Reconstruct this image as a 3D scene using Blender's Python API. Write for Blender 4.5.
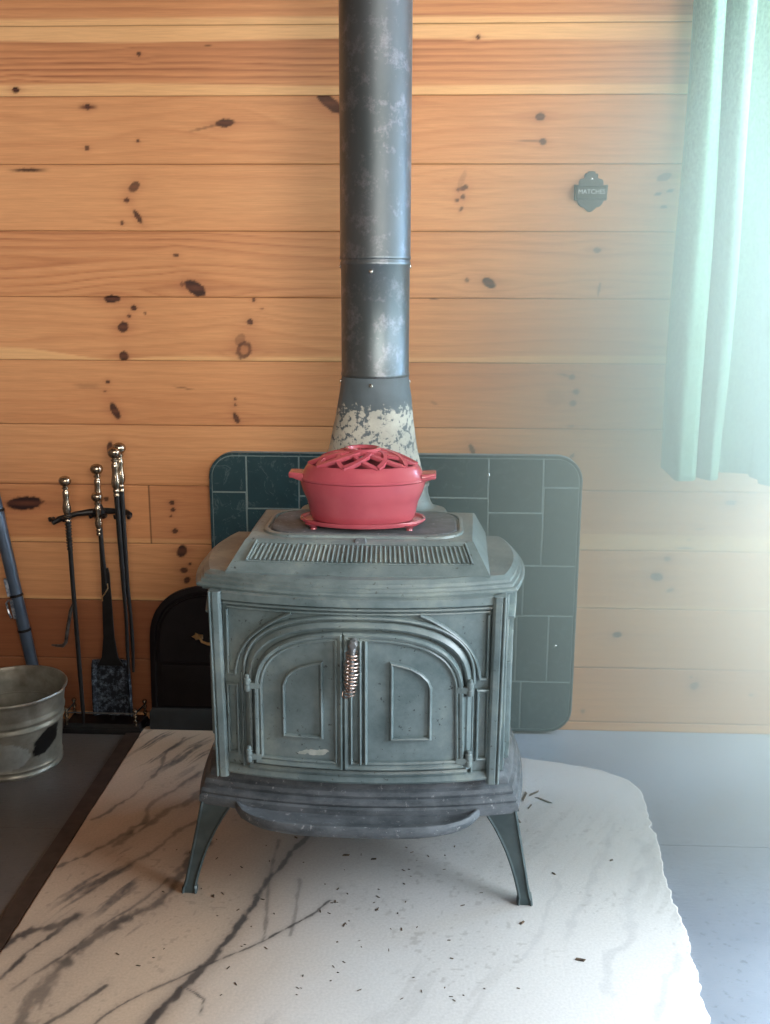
import bpy, bmesh, math, random
import numpy as np
from mathutils import Vector, Matrix

for o in list(bpy.data.objects):
    bpy.data.objects.remove(o, do_unlink=True)
SC = bpy.context.scene
COL = SC.collection
R = math.radians
random.seed(4)

# ------------------------------------------------------------------ camera, world, lights, exposure
CAM_POS = (0.1, -3.22, 1.5)
PITCH, YAW, ROLL = 12.94, 2.46, 0.2
cam = bpy.data.cameras.new('camera')
cam.sensor_fit = 'VERTICAL'; cam.sensor_height = 36.0; cam.sensor_width = 36.0 * 770 / 1024
cam.lens = 36.0 * 1010 / 1024
cam.clip_start = 0.05
cam_o = bpy.data.objects.new('camera', cam); COL.objects.link(cam_o)
fw = Vector((-math.sin(R(YAW)) * math.cos(R(PITCH)), math.cos(R(YAW)) * math.cos(R(PITCH)), -math.sin(R(PITCH))))
rt = Vector((math.cos(R(YAW)), math.sin(R(YAW)), 0)); up = rt.cross(fw)
r2 = rt * math.cos(R(ROLL)) + up * math.sin(R(ROLL)); u2 = -rt * math.sin(R(ROLL)) + up * math.cos(R(ROLL))
cam_o.matrix_world = Matrix(((r2.x, u2.x, -fw.x, CAM_POS[0]), (r2.y, u2.y, -fw.y, CAM_POS[1]), (r2.z, u2.z, -fw.z, CAM_POS[2]), (0, 0, 0, 1)))
SC.camera = cam_o

SC.view_settings.view_transform = 'Standard'
SC.view_settings.look = 'None'
SC.view_settings.gamma = 1.0
SC.view_settings.use_curve_mapping = False
SC.view_settings.exposure = 0.12

W = bpy.data.worlds.new('world'); SC.world = W; W.use_nodes = True
W.node_tree.nodes['Background'].inputs[0].default_value = (1.0, 0.80, 0.62, 1)
W.node_tree.nodes['Background'].inputs[1].default_value = 0.05


def area(name, loc, target, sx, sy, power, color, spread=180):
    l = bpy.data.lights.new(name, 'AREA'); l.shape = 'RECTANGLE'; l.size = sx; l.size_y = sy
    l.energy = power; l.color = color; l.spread = R(spread)
    o = bpy.data.objects.new(name, l); COL.objects.link(o); o.location = loc
    o.rotation_euler = (Vector(target) - Vector(loc)).to_track_quat('-Z', 'Y').to_euler()
    return o


# daylight outside the window in the back wall, daylight of a second window in the right wall, soft light of the room behind
area('window_daylight', (1.90, 0.30, 1.70), (1.05, -1.0, 0.6), 0.85, 0.95, 480, (0.46, 0.69, 1.0))
area('side_window_daylight', (2.7, -1.95, 1.55), (0.0, -1.3, 0.8), 1.6, 1.3, 135, (0.82, 0.92, 1.0))
area('corner_fill', (2.45, -0.62, 1.30), (0.6, -0.55, 1.05), 0.9, 1.7, 250, (0.92, 0.95, 1.0))  # added fill light at the right corner, brightens haze, wall and floor
area('room_light', (1.0, -4.1, 2.15), (-0.50, 0.0, 1.70), 2.8, 0.9, 18, (1.0, 0.89, 0.77), 56)

# ------------------------------------------------------------------ helpers
class NT:
    """small wrapper for node materials"""
    def __init__(s, name):
        s.m = bpy.data.materials.new(name); s.m.use_nodes = True
        s.t = s.m.node_tree; s.b = s.t.nodes['Principled BSDF']; s.out = s.t.nodes['Material Output']

    def n(s, kind, **kw):
        nd = s.t.nodes.new(kind)
        for k, v in kw.items():
            if k.startswith('i_'):
                key = k[2:]; key = int(key) if key.isdigit() else key
                nd.inputs[key].default_value = v
            else:
                setattr(nd, k, v)
        return nd

    def l(s, a, ao, b, bi):
        s.t.links.new(a.outputs[ao], b.inputs[bi])

    def coord(s, scale=(1, 1, 1), kind='Object'):
        tc = s.n('ShaderNodeTexCoord'); mp = s.n('ShaderNodeMapping'); mp.inputs['Scale'].default_value = scale
        s.l(tc, kind, mp, 'Vector'); return mp

    def noise(s, scale, detail=4, rough=.55, vscale=(1, 1, 1), dist=0):
        mp = s.coord(vscale); nz = s.n('ShaderNodeTexNoise'); nz.inputs['Scale'].default_value = scale
        nz.inputs['Detail'].default_value = detail; nz.inputs['Roughness'].default_value = rough
        nz.inputs['Distortion'].default_value = dist
        s.l(mp, 0, nz, 'Vector'); return nz

    def ramp(s, src, so, stops):
        r = s.n('ShaderNodeValToRGB'); e = r.color_ramp.elements
        while len(e) < len(stops): e.new(0.5)
        for el, (p, c) in zip(e, stops):
            el.position = p; el.color = (c, c, c, 1) if not hasattr(c, '__len__') else (*c, 1)
        s.l(src, so, r, 0); return r

    def mix(s, fac, fo, a, b, blend='MIX'):
        m = s.n('ShaderNodeMix', data_type='RGBA', blend_type=blend)
        if fo is None: m.inputs[0].default_value = fac
        else: s.l(fac, fo, m, 0)
        for i, v in ((6, a), (7, b)):
            if isinstance(v, tuple) and len(v) == 2 and not isinstance(v[0], (int, float)): s.l(v[0], v[1], m, i)
            else: m.inputs[i].default_value = (*v, 1)
        return m

    def bump(s, src, so, strength, dist=.01):
        b = s.n('ShaderNodeBump'); b.inputs['Strength'].default_value = strength; b.inputs['Distance'].default_value = dist
        s.l(src, so, b, 'Height'); s.l(b, 0, s.b, 'Normal'); return b

    def set(s, **kw):
        for k, v in kw.items():
            key = {'rough': 'Roughness', 'metal': 'Metallic', 'spec': 'Specular IOR Level', 'coat': 'Coat Weight', 'coatr': 'Coat Roughness', 'color': 'Base Color'}[k]
            s.b.inputs[key].default_value = (*v, 1) if k == 'color' else v
        return s


def simple(name, c1, c2, scale=30, rough=.5, metal=0, spec=.5, bump=.0, lo=.35, hi=.65, coat=0, rvar=0.0):
    m = NT(name); nz = m.noise(scale); r = m.ramp(nz, 0, [(lo, c1), (hi, c2)]); m.l(r, 0, m.b, 'Base Color')
    m.set(rough=rough, metal=metal, spec=spec, coat=coat, coatr=.08)
    if rvar:
        q = m.ramp(nz, 0, [(lo, max(0, rough - rvar)), (hi, min(1, rough + rvar))]); m.l(q, 0, m.b, 'Roughness')
    if bump: m.bump(nz, 0, bump, .004)
    return m.m


class MB:
    """collects shapes into ONE mesh object"""
    def __init__(s): s.v = []; s.f = []

    def add(s, v, f):
        o = len(s.v); s.v += [tuple(p) for p in v]; s.f += [tuple(i + o for i in q) for q in f]; return s

    def loft(s, rings, closed=True, cap0=True, cap1=True):
        n = len(rings[0]); v = [p for r in rings for p in r]; f = []
        for k in range(len(rings) - 1):
            for i in range(n if closed else n - 1):
                j = (i + 1) % n; f.append((k * n + i, k * n + j, (k + 1) * n + j, (k + 1) * n + i))
        if cap0: f.append(tuple(range(n - 1, -1, -1)))
        if cap1: f.append(tuple((len(rings) - 1) * n + i for i in range(n)))
        return s.add(v, f)

    def box(s, x0, x1, y0, y1, z0, z1):
        a = lambda z: [(x0, y0, z), (x1, y0, z), (x1, y1, z), (x0, y1, z)]
        return s.loft([a(z0), a(z1)])

    def tube(s, pts, r, n=10, closed=False, caps=True, sq=1.0):
        P = [Vector(p) for p in pts]; N = len(P); rings = []
        rr = r if hasattr(r, '__len__') else [r] * N
        prev = None
        for i in range(N):
            if closed: t = P[(i + 1) % N] - P[i - 1]
            else: t = P[min(i + 1, N - 1)] - P[max(i - 1, 0)]
            t.normalize()
            if prev is None:
                a = Vector((0, 0, 1)) if abs(t.z) < .9 else Vector((1, 0, 0))
                u = t.cross(a).normalized()
            else:
                u = prev - t * prev.dot(t)
                u = u.normalized() if u.length > 1e-6 else prev
            prev = u; w = t.cross(u)
            rings.append([tuple(P[i] + (u * math.cos(2 * math.pi * k / n) * sq + w * math.sin(2 * math.pi * k / n)) * rr[i]) for k in range(n)])
        if closed: rings.append(rings[0])
        return s.loft(rings, True, caps and not closed, caps and not closed)

    def lathe(s, prof, n=32, c=(0, 0, 0), sx=1, sy=1, cap0=True, cap1=True, M=None):
        rings = []
        for r, z in prof:
            ring = [Vector((c[0] + r * sx * math.cos(2 * math.pi * k / n), c[1] + r * sy * math.sin(2 * math.pi * k / n), c[2] + z)) for k in range(n)]
            if M is not None: ring = [M @ p for p in ring]
            rings.append([tuple(p) for p in ring])
        return s.loft(rings, True, cap0, cap1)

    def ridge(s, path, surf, prof, closed=False, step=.012):
        """bead of cross-section prof [(across, out)] following a 2-D path on the surface surf(u, v, out)"""
        P = [Vector(p) for p in path]
        if closed: P = P + [P[0]]
        Q = []; corner = []
        for a, b in zip(P[:-1], P[1:]):
            k = max(1, int((b - a).length / step))
            for i in range(k): Q.append(a.lerp(b, i / k))
        if not closed: Q.append(P[-1])
        n = len(Q); rings = []
        for i in range(n):
            if closed: d0 = Q[i] - Q[i - 1]; d1 = Q[(i + 1) % n] - Q[i]
            else: d0 = Q[i] - Q[max(i - 1, 0)]; d1 = Q[min(i + 1, n - 1)] - Q[i]
            if d0.length < 1e-9: d0 = d1
            if d1.length < 1e-9: d1 = d0
            d0 = d0.normalized(); d1 = d1.normalized()
            n0 = Vector((-d0.y, d0.x)); n1 = Vector((-d1.y, d1.x)); m = (n0 + n1)
            m = m.normalized(); m = m / max(.5, m.dot(n0))
            rings.append([surf(Q[i].x + m.x * a, Q[i].y + m.y * a, o) for a, o in prof])
        if closed: rings.append(rings[0])
        return s.loft(rings, True, not closed, not closed)

    def build(s, name, m, parent=None, ang=35, bevel=0, bseg=2, loc=None):
        me = bpy.data.meshes.new(name); me.from_pydata(s.v, [], s.f); me.validate()
        bm = bmesh.new(); bm.from_mesh(me); bmesh.ops.recalc_face_normals(bm, faces=bm.faces); bm.to_mesh(me); bm.free()
        me.materials.append(m)
        for p in me.polygons: p.use_smooth = True
        me.set_sharp_from_angle(angle=R(ang))
        o = bpy.data.objects.new(name, me); COL.objects.link(o)
        if parent: o.parent = parent
        if loc: o.location = loc
        if bevel:
            b = o.modifiers.new('bevel', 'BEVEL'); b.width = bevel; b.segments = bseg; b.limit_method = 'ANGLE'; b.angle_limit = R(40)
            b.harden_normals = True
        return o


def tag(o, label, cat=None, group=None, kind=None):
    if label: o['label'] = label
    if cat: o['category'] = cat
    if group: o['group'] = group
    if kind: o['kind'] = kind
    return o


def thing(name, label, cat, loc=(0, 0, 0), rz=0, group=None):
    o = bpy.data.objects.new(name, None); COL.objects.link(o); o.location = loc; o.rotation_euler = (0, 0, rz)
    o.empty_display_size = .05
    return tag(o, label, cat, group)


def bead(w, h):
    h *= 1.35
    return [(-w, -.002), (-w, h * .35), (-w * .6, h * .85), (0, h), (w * .6, h * .85), (w, h * .35), (w, -.002)]


def colors(me, arr):
    a = me.color_attributes.new('albedo', 'FLOAT_COLOR', 'POINT')
    c = np.ones((len(me.vertices), 4), np.float32); c[:len(arr), :3] = arr
    a.data.foreach_set('color', c.ravel())


RNG = np.random.default_rng(7)
LAT = RNG.random((256, 256))


def vn(x, y, seed=0):
    """smooth value noise 0..1"""
    x = np.asarray(x, float) + seed * 17.31; y = np.asarray(y, float) + seed * 7.77
    xi = np.floor(x).astype(int); yi = np.floor(y).astype(int); fx = x - xi; fy = y - yi
    fx = fx * fx * (3 - 2 * fx); fy = fy * fy * (3 - 2 * fy)
    g = lambda i, j: LAT[i % 256, j % 256]
    return (g(xi, yi) * (1 - fx) + g(xi + 1, yi) * fx) * (1 - fy) + (g(xi, yi + 1) * (1 - fx) + g(xi + 1, yi + 1) * fx) * fy


def fbm(x, y, seed=0, oct=4):
    s = 0; a = .5; t = 0
    for k in range(oct):
        s = s + a * vn(np.asarray(x) * 2 ** k, np.asarray(y) * 2 ** k, seed + k * 3); t += a; a *= .5
    return s / t


def sst(a, b, x):
    t = np.clip((x - a) / (b - a), 0, 1); return t * t * (3 - 2 * t)


def lerp(a, b, t):
    return a + (b - a) * t


# ------------------------------------------------------------------ materials
m = NT('pine_boards')
at = m.n('ShaderNodeAttribute', attribute_name='albedo')
nz = m.noise(9, 5, .6, (1.2, 1, 26)); rp = m.ramp(nz, 0, [(.30, .88), (.70, 1.05)])
mx = m.mix(1.0, None, (at, 'Color'), (rp, 0), 'MULTIPLY'); m.l(mx, 2, m.b, 'Base Color')
m.set(rough=.42, spec=.35); m.bump(nz, 0, .08, .002); WOOD = m.m

m = NT('marble')
at = m.n('ShaderNodeAttribute', attribute_name='albedo')
nz = m.noise(160, 3); rp = m.ramp(nz, 0, [(.3, .9), (.7, 1.05)])
mx = m.mix(1.0, None, (at, 'Color'), (rp, 0), 'MULTIPLY'); m.l(mx, 2, m.b, 'Base Color')
m.set(rough=.48, spec=.4); m.bump(nz, 0, .05, .002); MARBLE = m.m

m = NT('grey_floor_paint')
nz = m.noise(3, 6, .6); rp = m.ramp(nz, 0, [(.3, (.17, .195, .235)), (.7, (.22, .25, .295))])
rb = m.ramp(nz, 0, [(.3, (.085, .075, .068)), (.7, (.13, .117, .107))])                  # browner, darker colour left of the hearth
tc = m.n('ShaderNodeTexCoord'); sp = m.n('ShaderNodeSeparateXYZ'); m.l(tc, 'Object', sp, 0)
lf = m.n('ShaderNodeMath', operation='LESS_THAN', i_1=-.87); m.l(sp, 'X', lf, 0)
mb_ = m.mix(lf, 0, (rp, 0), (rb, 0))
n2 = m.noise(60, 3); r2_ = m.ramp(n2, 0, [(.60, 1.0), (.74, .72)])
mx = m.mix(1.0, None, (mb_, 2), (r2_, 0), 'MULTIPLY'); m.l(mx, 2, m.b, 'Base Color')
nb = m.noise(40, 4, .6, (1, 6, 1)); m.bump(nb, 0, .25, .004); m.set(rough=.34, spec=.5); FLOOR = m.m

m = NT('stove_iron')
nz = m.noise(6, 7, .70); rp = m.ramp(nz, 0, [(.30, (.075, .118, .128)), (.52, (.165, .22, .23)), (.70, (.27, .33, .315))])
n2 = m.noise(70, 4, .7); r2_ = m.ramp(n2, 0, [(.31, .22), (.37, 1.0)])
mx = m.mix(1.0, None, (rp, 0), (r2_, 0), 'MULTIPLY'); m.l(mx, 2, m.b, 'Base Color')
m.set(rough=.36, spec=.7); n3 = m.noise(260, 2); m.bump(n3, 0, .08, .002); IRON = m.m

SHADEDIRON = simple('shaded_leg_iron', (.045, .070, .075), (.075, .105, .11), 20, .4, 0, .5)  # stove iron with the shade on the legs put into its colour
SCUFF = simple('pale_scuff', (.34, .39, .36), (.46, .50, .47), 60, .7)

m = NT('sooty_stove_iron')
nz = m.noise(14, 6, .7, (1, 1, 2)); rp = m.ramp(nz, 0, [(.35, (.065, .080, .092)), (.62, (.15, .17, .19))])
n2 = m.noise(60, 5, .75); r2_ = m.ramp(n2, 0, [(.60, 0.0), (.70, .55)])
mx = m.mix(r2_, 0, (rp, 0), (.62, .63, .66)); m.l(mx, 2, m.b, 'Base Color'); m.set(rough=.6, spec=.4); ASHY = m.m

m = NT('stovepipe_steel')
nz = m.noise(6, 5, .6, (1, 1, .5)); rp = m.ramp(nz, 0, [(.3, (.115, .15, .17)), (.7, (.18, .21, .24))])
n2 = m.noise(22, 6, .75); r2_ = m.ramp(n2, 0, [(.52, 0.0), (.72, .55)])
mx = m.mix(r2_, 0, (rp, 0), (.42, .43, .50)); m.l(mx, 2, m.b, 'Base Color'); m.set(rough=.43, spec=.5, metal=.85); PIPE = m.m

m = NT('flaking_paint')
tc = m.n('ShaderNodeTexCoord'); sp = m.n('ShaderNodeSeparateXYZ'); m.l(tc, 'Object', sp, 0)
nz = m.noise(62, 5, .66)
hi = m.n('ShaderNodeMapRange', i_1=.205, i_2=.262, i_3=0.0, i_4=.35); m.l(sp, 'Z', hi, 0)      # worn bare near the top
ad = m.n('ShaderNodeMath', operation='ADD'); m.l(nz, 0, ad, 0); m.l(hi, 0, ad, 1)
rp = m.ramp(ad, 0, [(.535, (.55, .58, .53)), (.575, (.11, .15, .18))])
n2 = m.noise(12, 3); r2_ = m.ramp(n2, 0, [(.35, .75), (.65, 1.05)])
mx = m.mix(1.0, None, (rp, 0), (r2_, 0), 'MULTIPLY'); m.l(mx, 2, m.b, 'Base Color'); m.set(rough=.55, spec=.4); m.bump(ad, 0, .2, .002); FLAKE = m.m

ENAMEL = simple('red_enamel', (.42, .075, .105), (.48, .095, .125), 12, .24, 0, .5, 0, coat=.4)
m = NT('red_enamel_worn'); m.set(color=(.42, .06, .09), rough=.3); ENAMEL2 = ENAMEL

m = NT('slate_tile')
nz = m.noise(5, 5, .6); rp = m.ramp(nz, 0, [(.3, (.010, .036, .048)), (.7, (.018, .056, .068))])
n2 = m.noise(16, 5, .7, (1, 1, 1), 2.5); r2_ = m.ramp(n2, 0, [(.55, 0.0), (.62, .16), (.66, 0.0)])
mx = m.mix(r2_, 0, (rp, 0), (.35, .42, .42)); m.l(mx, 2, m.b, 'Base Color'); m.set(rough=.35, spec=.5); m.bump(n2, 0, .12, .003); TILE = m.m
GROUT = simple('grout', (.17, .23, .235), (.22, .28, .28), 60, .8)

BLACK = simple('black_iron', (.006, .006, .007), (.012, .012, .013), 40, .36, 0, .3, .1)
COVER = simple('black_cover_paint', (.006, .005, .006), (.010, .008, .009), 20, .5, 0, .2)
m = NT('pitted_shovel_iron')
nz = m.noise(55, 5, .75); rp = m.ramp(nz, 0, [(.48, (.015, .02, .03)), (.7, (.22, .28, .36))]); m.l(rp, 0, m.b, 'Base Color')
m.set(rough=.35, metal=.5); m.bump(nz, 0, .4, .003); SHOVEL = m.m
PEWTER = simple('worn_brass', (.30, .25, .19), (.46, .39, .31), 60, .25, 1, .5)
BRASS = simple('antique_brass', (.62, .42, .20), (.75, .55, .30), 60, .28, 1)
CHROME = simple('bright_steel', (.6, .6, .6), (.75, .75, .75), 60, .22, 1)
m = NT('galvanised_steel')
at = m.n('ShaderNodeAttribute', attribute_name='albedo'); nz = m.noise(22, 5, .65); rp = m.ramp(nz, 0, [(.3, .72), (.7, 1.12)])
mx = m.mix(1.0, None, (at, 'Color'), (rp, 0), 'MULTIPLY'); m.l(mx, 2, m.b, 'Base Color'); m.set(rough=.42, metal=.55); m.bump(nz, 0, .06, .003); GALV = m.m
ASH = simple('wood_ash', (.015, .014, .013), (.05, .045, .04), 60, .9, bump=.5)
TUBE = simple('blue_grey_steel', (.10, .15, .23), (.14, .20, .29), 10, .3, .6)
SIGN = simple('cast_iron_green', (.012, .022, .024), (.02, .034, .035), 60, .45)
SIGNTXT = simple('worn_white_letters', (.5, .55, .55), (.7, .72, .72), 200, .6)
TRIM = simple('dark_stained_wood', (.035, .022, .016), (.06, .04, .03), 30, .5)
FRAME = simple('window_frame_paint', (.30, .40, .42), (.34, .44, .46), 20, .5)
CHIP = simple('bark_crumbs', (.03, .022, .016), (.16, .11, .07), 90, .9)

m = NT('green_curtain_cloth')
wv = m.noise(130, 3, .75, (1.0, 1, .6)); rp = m.ramp(wv, 0, [(.3, (.14, .30, .22)), (.7, (.30, .50, .38))])
df = m.n('ShaderNodeBsdfDiffuse'); tr = m.n('ShaderNodeBsdfTranslucent'); m.l(rp, 0, df, 0)
r3 = m.ramp(wv, 0, [(.35, (.18, .40, .24)), (.68, (.66, .92, .62))]); m.l(r3, 0, tr, 0)
ms = m.n('ShaderNodeMixShader'); ms.inputs[0].default_value = .10; m.l(df, 0, ms, 1); m.l(tr, 0, ms, 2); m.l(ms, 0, m.out, 0)
CLOTH = m.m

m = NT('window_glass')
tp = m.n('ShaderNodeBsdfTransparent'); gl = m.n('ShaderNodeBsdfGlossy'); gl.inputs['Roughness'].default_value = .02
ms = m.n('ShaderNodeMixShader', i_0=.05); m.l(tp, 0, ms, 1); m.l(gl, 0, ms, 2); m.l(ms, 0, m.out, 0)
GLASS = m.m

# ------------------------------------------------------------------ the room: back wall of pine boards
WY = 0.03
BZ = [-0.012, 0.0225, 0.2195, 0.431, 0.6325, 0.8325, 1.034, 1.2435, 1.444, 1.647, 1.846, 2.044, 2.243, 2.436]
# knots on the boards: x, z, half width, half height, turn, strength, kind (k knot, K large knot, R ring knot, s dark streak)
KNOTS = [
    (-1.175,2.063,0.0123,0.0092,0,1,'k'), (-0.955,2.013,0.0276,0.0077,0,0.9,'s'), (-0.955,2.013,0.0092,0.0092,0,0.9,'k'), (-0.965,1.894,0.0077,0.0077,0,0.8,'k'),
    (-0.805,1.914,0.0061,0.0061,0,0.8,'k'), (-0.789,2.163,0.0075,0.006,0,0.9,'k'), (-1.155,1.83,0.0562,0.0062,0,1,'s'), (-0.824,1.779,0.0217,0.0124,40,0.75,'K'),
    (-0.849,1.74,0.0093,0.0078,0,0.9,'k'), (-0.816,1.689,0.025,0.0087,-60,0.85,'k'), (-0.868,1.671,0.0063,0.0063,0,0.8,'k'), (-0.533,1.966,0.0304,0.0122,3,0.9,'k'),
    (-0.595,1.952,0.0548,0.0046,12,0.5,'s'), (-0.211,2.022,0.051,0.018,-35,0.85,'K'), (-0.578,2.187,0.012,0.003,0,0.7,'s'), (-0.701,1.574,0.0094,0.0063,0,0.8,'k'),
    (-0.645,1.473,0.0379,0.0221,-30,0.95,'K'), (-0.686,1.485,0.0063,0.0095,0,0.5,'k'), (-0.913,1.438,0.0287,0.0127,0,0.95,'K'), (-0.844,1.41,0.0102,0.0096,0,0.95,'k'),
    (-0.861,1.385,0.0064,0.0064,0,0.9,'k'), (-0.809,1.394,0.0038,0.0038,0,0.7,'k'), (-0.883,1.35,0.0192,0.016,30,0.9,'K'), (-0.885,1.258,0.0161,0.0161,90,0.9,'k'),
    (-0.472,1.368,0.0095,0.0111,60,0.9,'k'), (-0.458,1.437,0.0063,0.0063,0,0.8,'k'), (-0.494,1.279,0.0319,0.0255,55,0.75,'R'), (-0.506,1.311,0.0223,0.0159,60,0.35,'K'),
    (-0.433,1.409,0.0063,0.0038,0,0.5,'k'), (-0.942,1.174,0.0065,0.0065,0,0.9,'k'), (-0.953,1.144,0.0039,0.0039,0,0.7,'k'), (-1.009,1.16,0.0456,0.0098,0,0.3,'s'),
    (-0.924,1.079,0.0294,0.0131,-65,0.9,'K'), (-0.528,1.122,0.0048,0.0048,0,0.8,'k'), (-0.528,1.103,0.0048,0.0048,0,0.8,'k'), (-0.526,1.06,0.0194,0.0091,-65,0.85,'K'),
    (-0.693,1.156,0.0323,0.0032,-8,0.6,'s'), (-0.948,0.96,0.0198,0.0099,80,0.9,'k'), (-1.247,0.767,0.0673,0.0235,5,1,'K'), (-0.971,0.785,0.01,0.0083,0,0.9,'k'),
    (-0.75,0.774,0.01,0.0083,0,0.9,'k'), (-0.747,0.75,0.0083,0.0073,0,0.9,'k'), (-0.755,0.729,0.005,0.004,0,0.8,'k'), (-0.744,0.678,0.01,0.0084,0,0.9,'k'),
    (-0.723,0.609,0.0168,0.0235,-20,0.95,'k'), (-0.719,0.542,0.0135,0.0101,0,0.9,'k'), (-0.71,0.507,0.0135,0.0101,40,0.9,'k'), (-0.698,0.564,0.0067,0.005,0,0.8,'k'),
    (0.232,2.204,0.0073,0.0064,0,0.9,'k'), (0.424,1.98,0.0148,0.0118,0,0.85,'k'), (0.435,1.909,0.0119,0.0104,0,0.85,'k'), (0.396,1.912,0.0416,0.003,2,0.6,'s'),
    (0.199,1.776,0.0151,0.0075,20,0.85,'k'), (0.181,1.77,0.0054,0.0054,0,0.8,'k'), (0.197,1.749,0.0085,0.0076,0,0.8,'k'), (0.179,1.74,0.0061,0.0061,0,0.8,'k'),
    (0.192,1.714,0.0091,0.0046,60,0.7,'k'), (0.193,1.799,0.009,0.0301,-20,0.2,'K'), (0.805,1.807,0.0237,0.0119,20,0.6,'K'), (0.79,1.758,0.0119,0.0045,10,0.8,'k'),
    (0.825,1.767,0.0119,0.0045,10,0.7,'k'), (0.81,1.72,0.0119,0.0045,0,0.7,'k'), (0.614,1.592,0.0151,0.0076,0,0.9,'k'), (0.626,1.475,0.0046,0.0214,-10,0.6,'k'),
    (0.283,1.492,0.0246,0.0138,-30,0.95,'K'), (0.215,1.501,0.0077,0.0062,0,0.7,'k'), (0.112,1.442,0.0155,0.0031,-5,0.7,'s'), (0.861,1.415,0.0122,0.0122,0,0.5,'k'),
    (0.532,1.207,0.0281,0.0037,-8,0.7,'s'), (0.554,1.201,0.0094,0.0094,40,0.8,'k'), (0.569,1.154,0.0109,0.0088,0,0.9,'k'), (0.561,1.118,0.011,0.01,0,0.8,'k'),
    (0.558,1.044,0.0095,0.0047,0,0.5,'k'), (0.503,1.134,0.0314,0.0314,0,0.12,'K'), (0.117,1.115,0.0127,0.0063,-30,0.35,'s'), (0.242,0.966,0.008,0.0192,25,0.85,'k'),
    (0.566,0.947,0.0095,0.0063,45,0.8,'k'), (1.085,0.798,0.019,0.0095,5,0.9,'k'), (0.992,0.709,0.016,0.0048,0,0.8,'s'), (0.948,0.644,0.0289,0.0042,0,0.9,'s'),
    (0.959,0.672,0.0032,0.0032,0,0.7,'k'), (0.892,0.606,0.0129,0.0081,0,0.8,'k'), (0.863,0.544,0.0227,0.0146,0,0.9,'K'), (0.909,0.499,0.013,0.0065,20,0.8,'k'),
    (0.743,0.339,0.0165,0.0115,0,0.95,'k'), (0.999,0.193,0.0066,0.0066,0,0.7,'k'), (1.012,0.161,0.0166,0.0132,30,0.8,'K'), (1.205,0.133,0.0099,0.005,0,0.8,'k'),
    (0.642,0.061,0.0084,0.0101,0,0.5,'k'),
]


def grid_mesh(name, X, Y, Z, keep=None):
    """X, Y, Z are (rows, cols) arrays"""
    nr, nc = X.shape; me = bpy.data.meshes.new(name)
    co = np.stack([X, Y, Z], -1).reshape(-1, 3).astype(np.float32)
    i = np.arange(nr * nc).reshape(nr, nc)
    q = np.stack([i[:-1, :-1], i[:-1, 1:], i[1:, 1:], i[1:, :-1]], -1).reshape(-1, 4)
    if keep is not None: q = q[keep.reshape(-1)]
    return co, q


def mesh_from(name, co, q, mat_):
    me = bpy.data.meshes.new(name)
    me.vertices.add(len(co)); me.vertices.foreach_set('co', np.asarray(co, np.float32).ravel())
    me.loops.add(len(q) * 4); me.loops.foreach_set('vertex_index', np.asarray(q, np.int32).ravel())
    me.polygons.add(len(q)); me.polygons.foreach_set('loop_start', np.arange(len(q), dtype=np.int32) * 4)
    me.update(calc_edges=True); me.materials.append(mat_)
    return me


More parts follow.
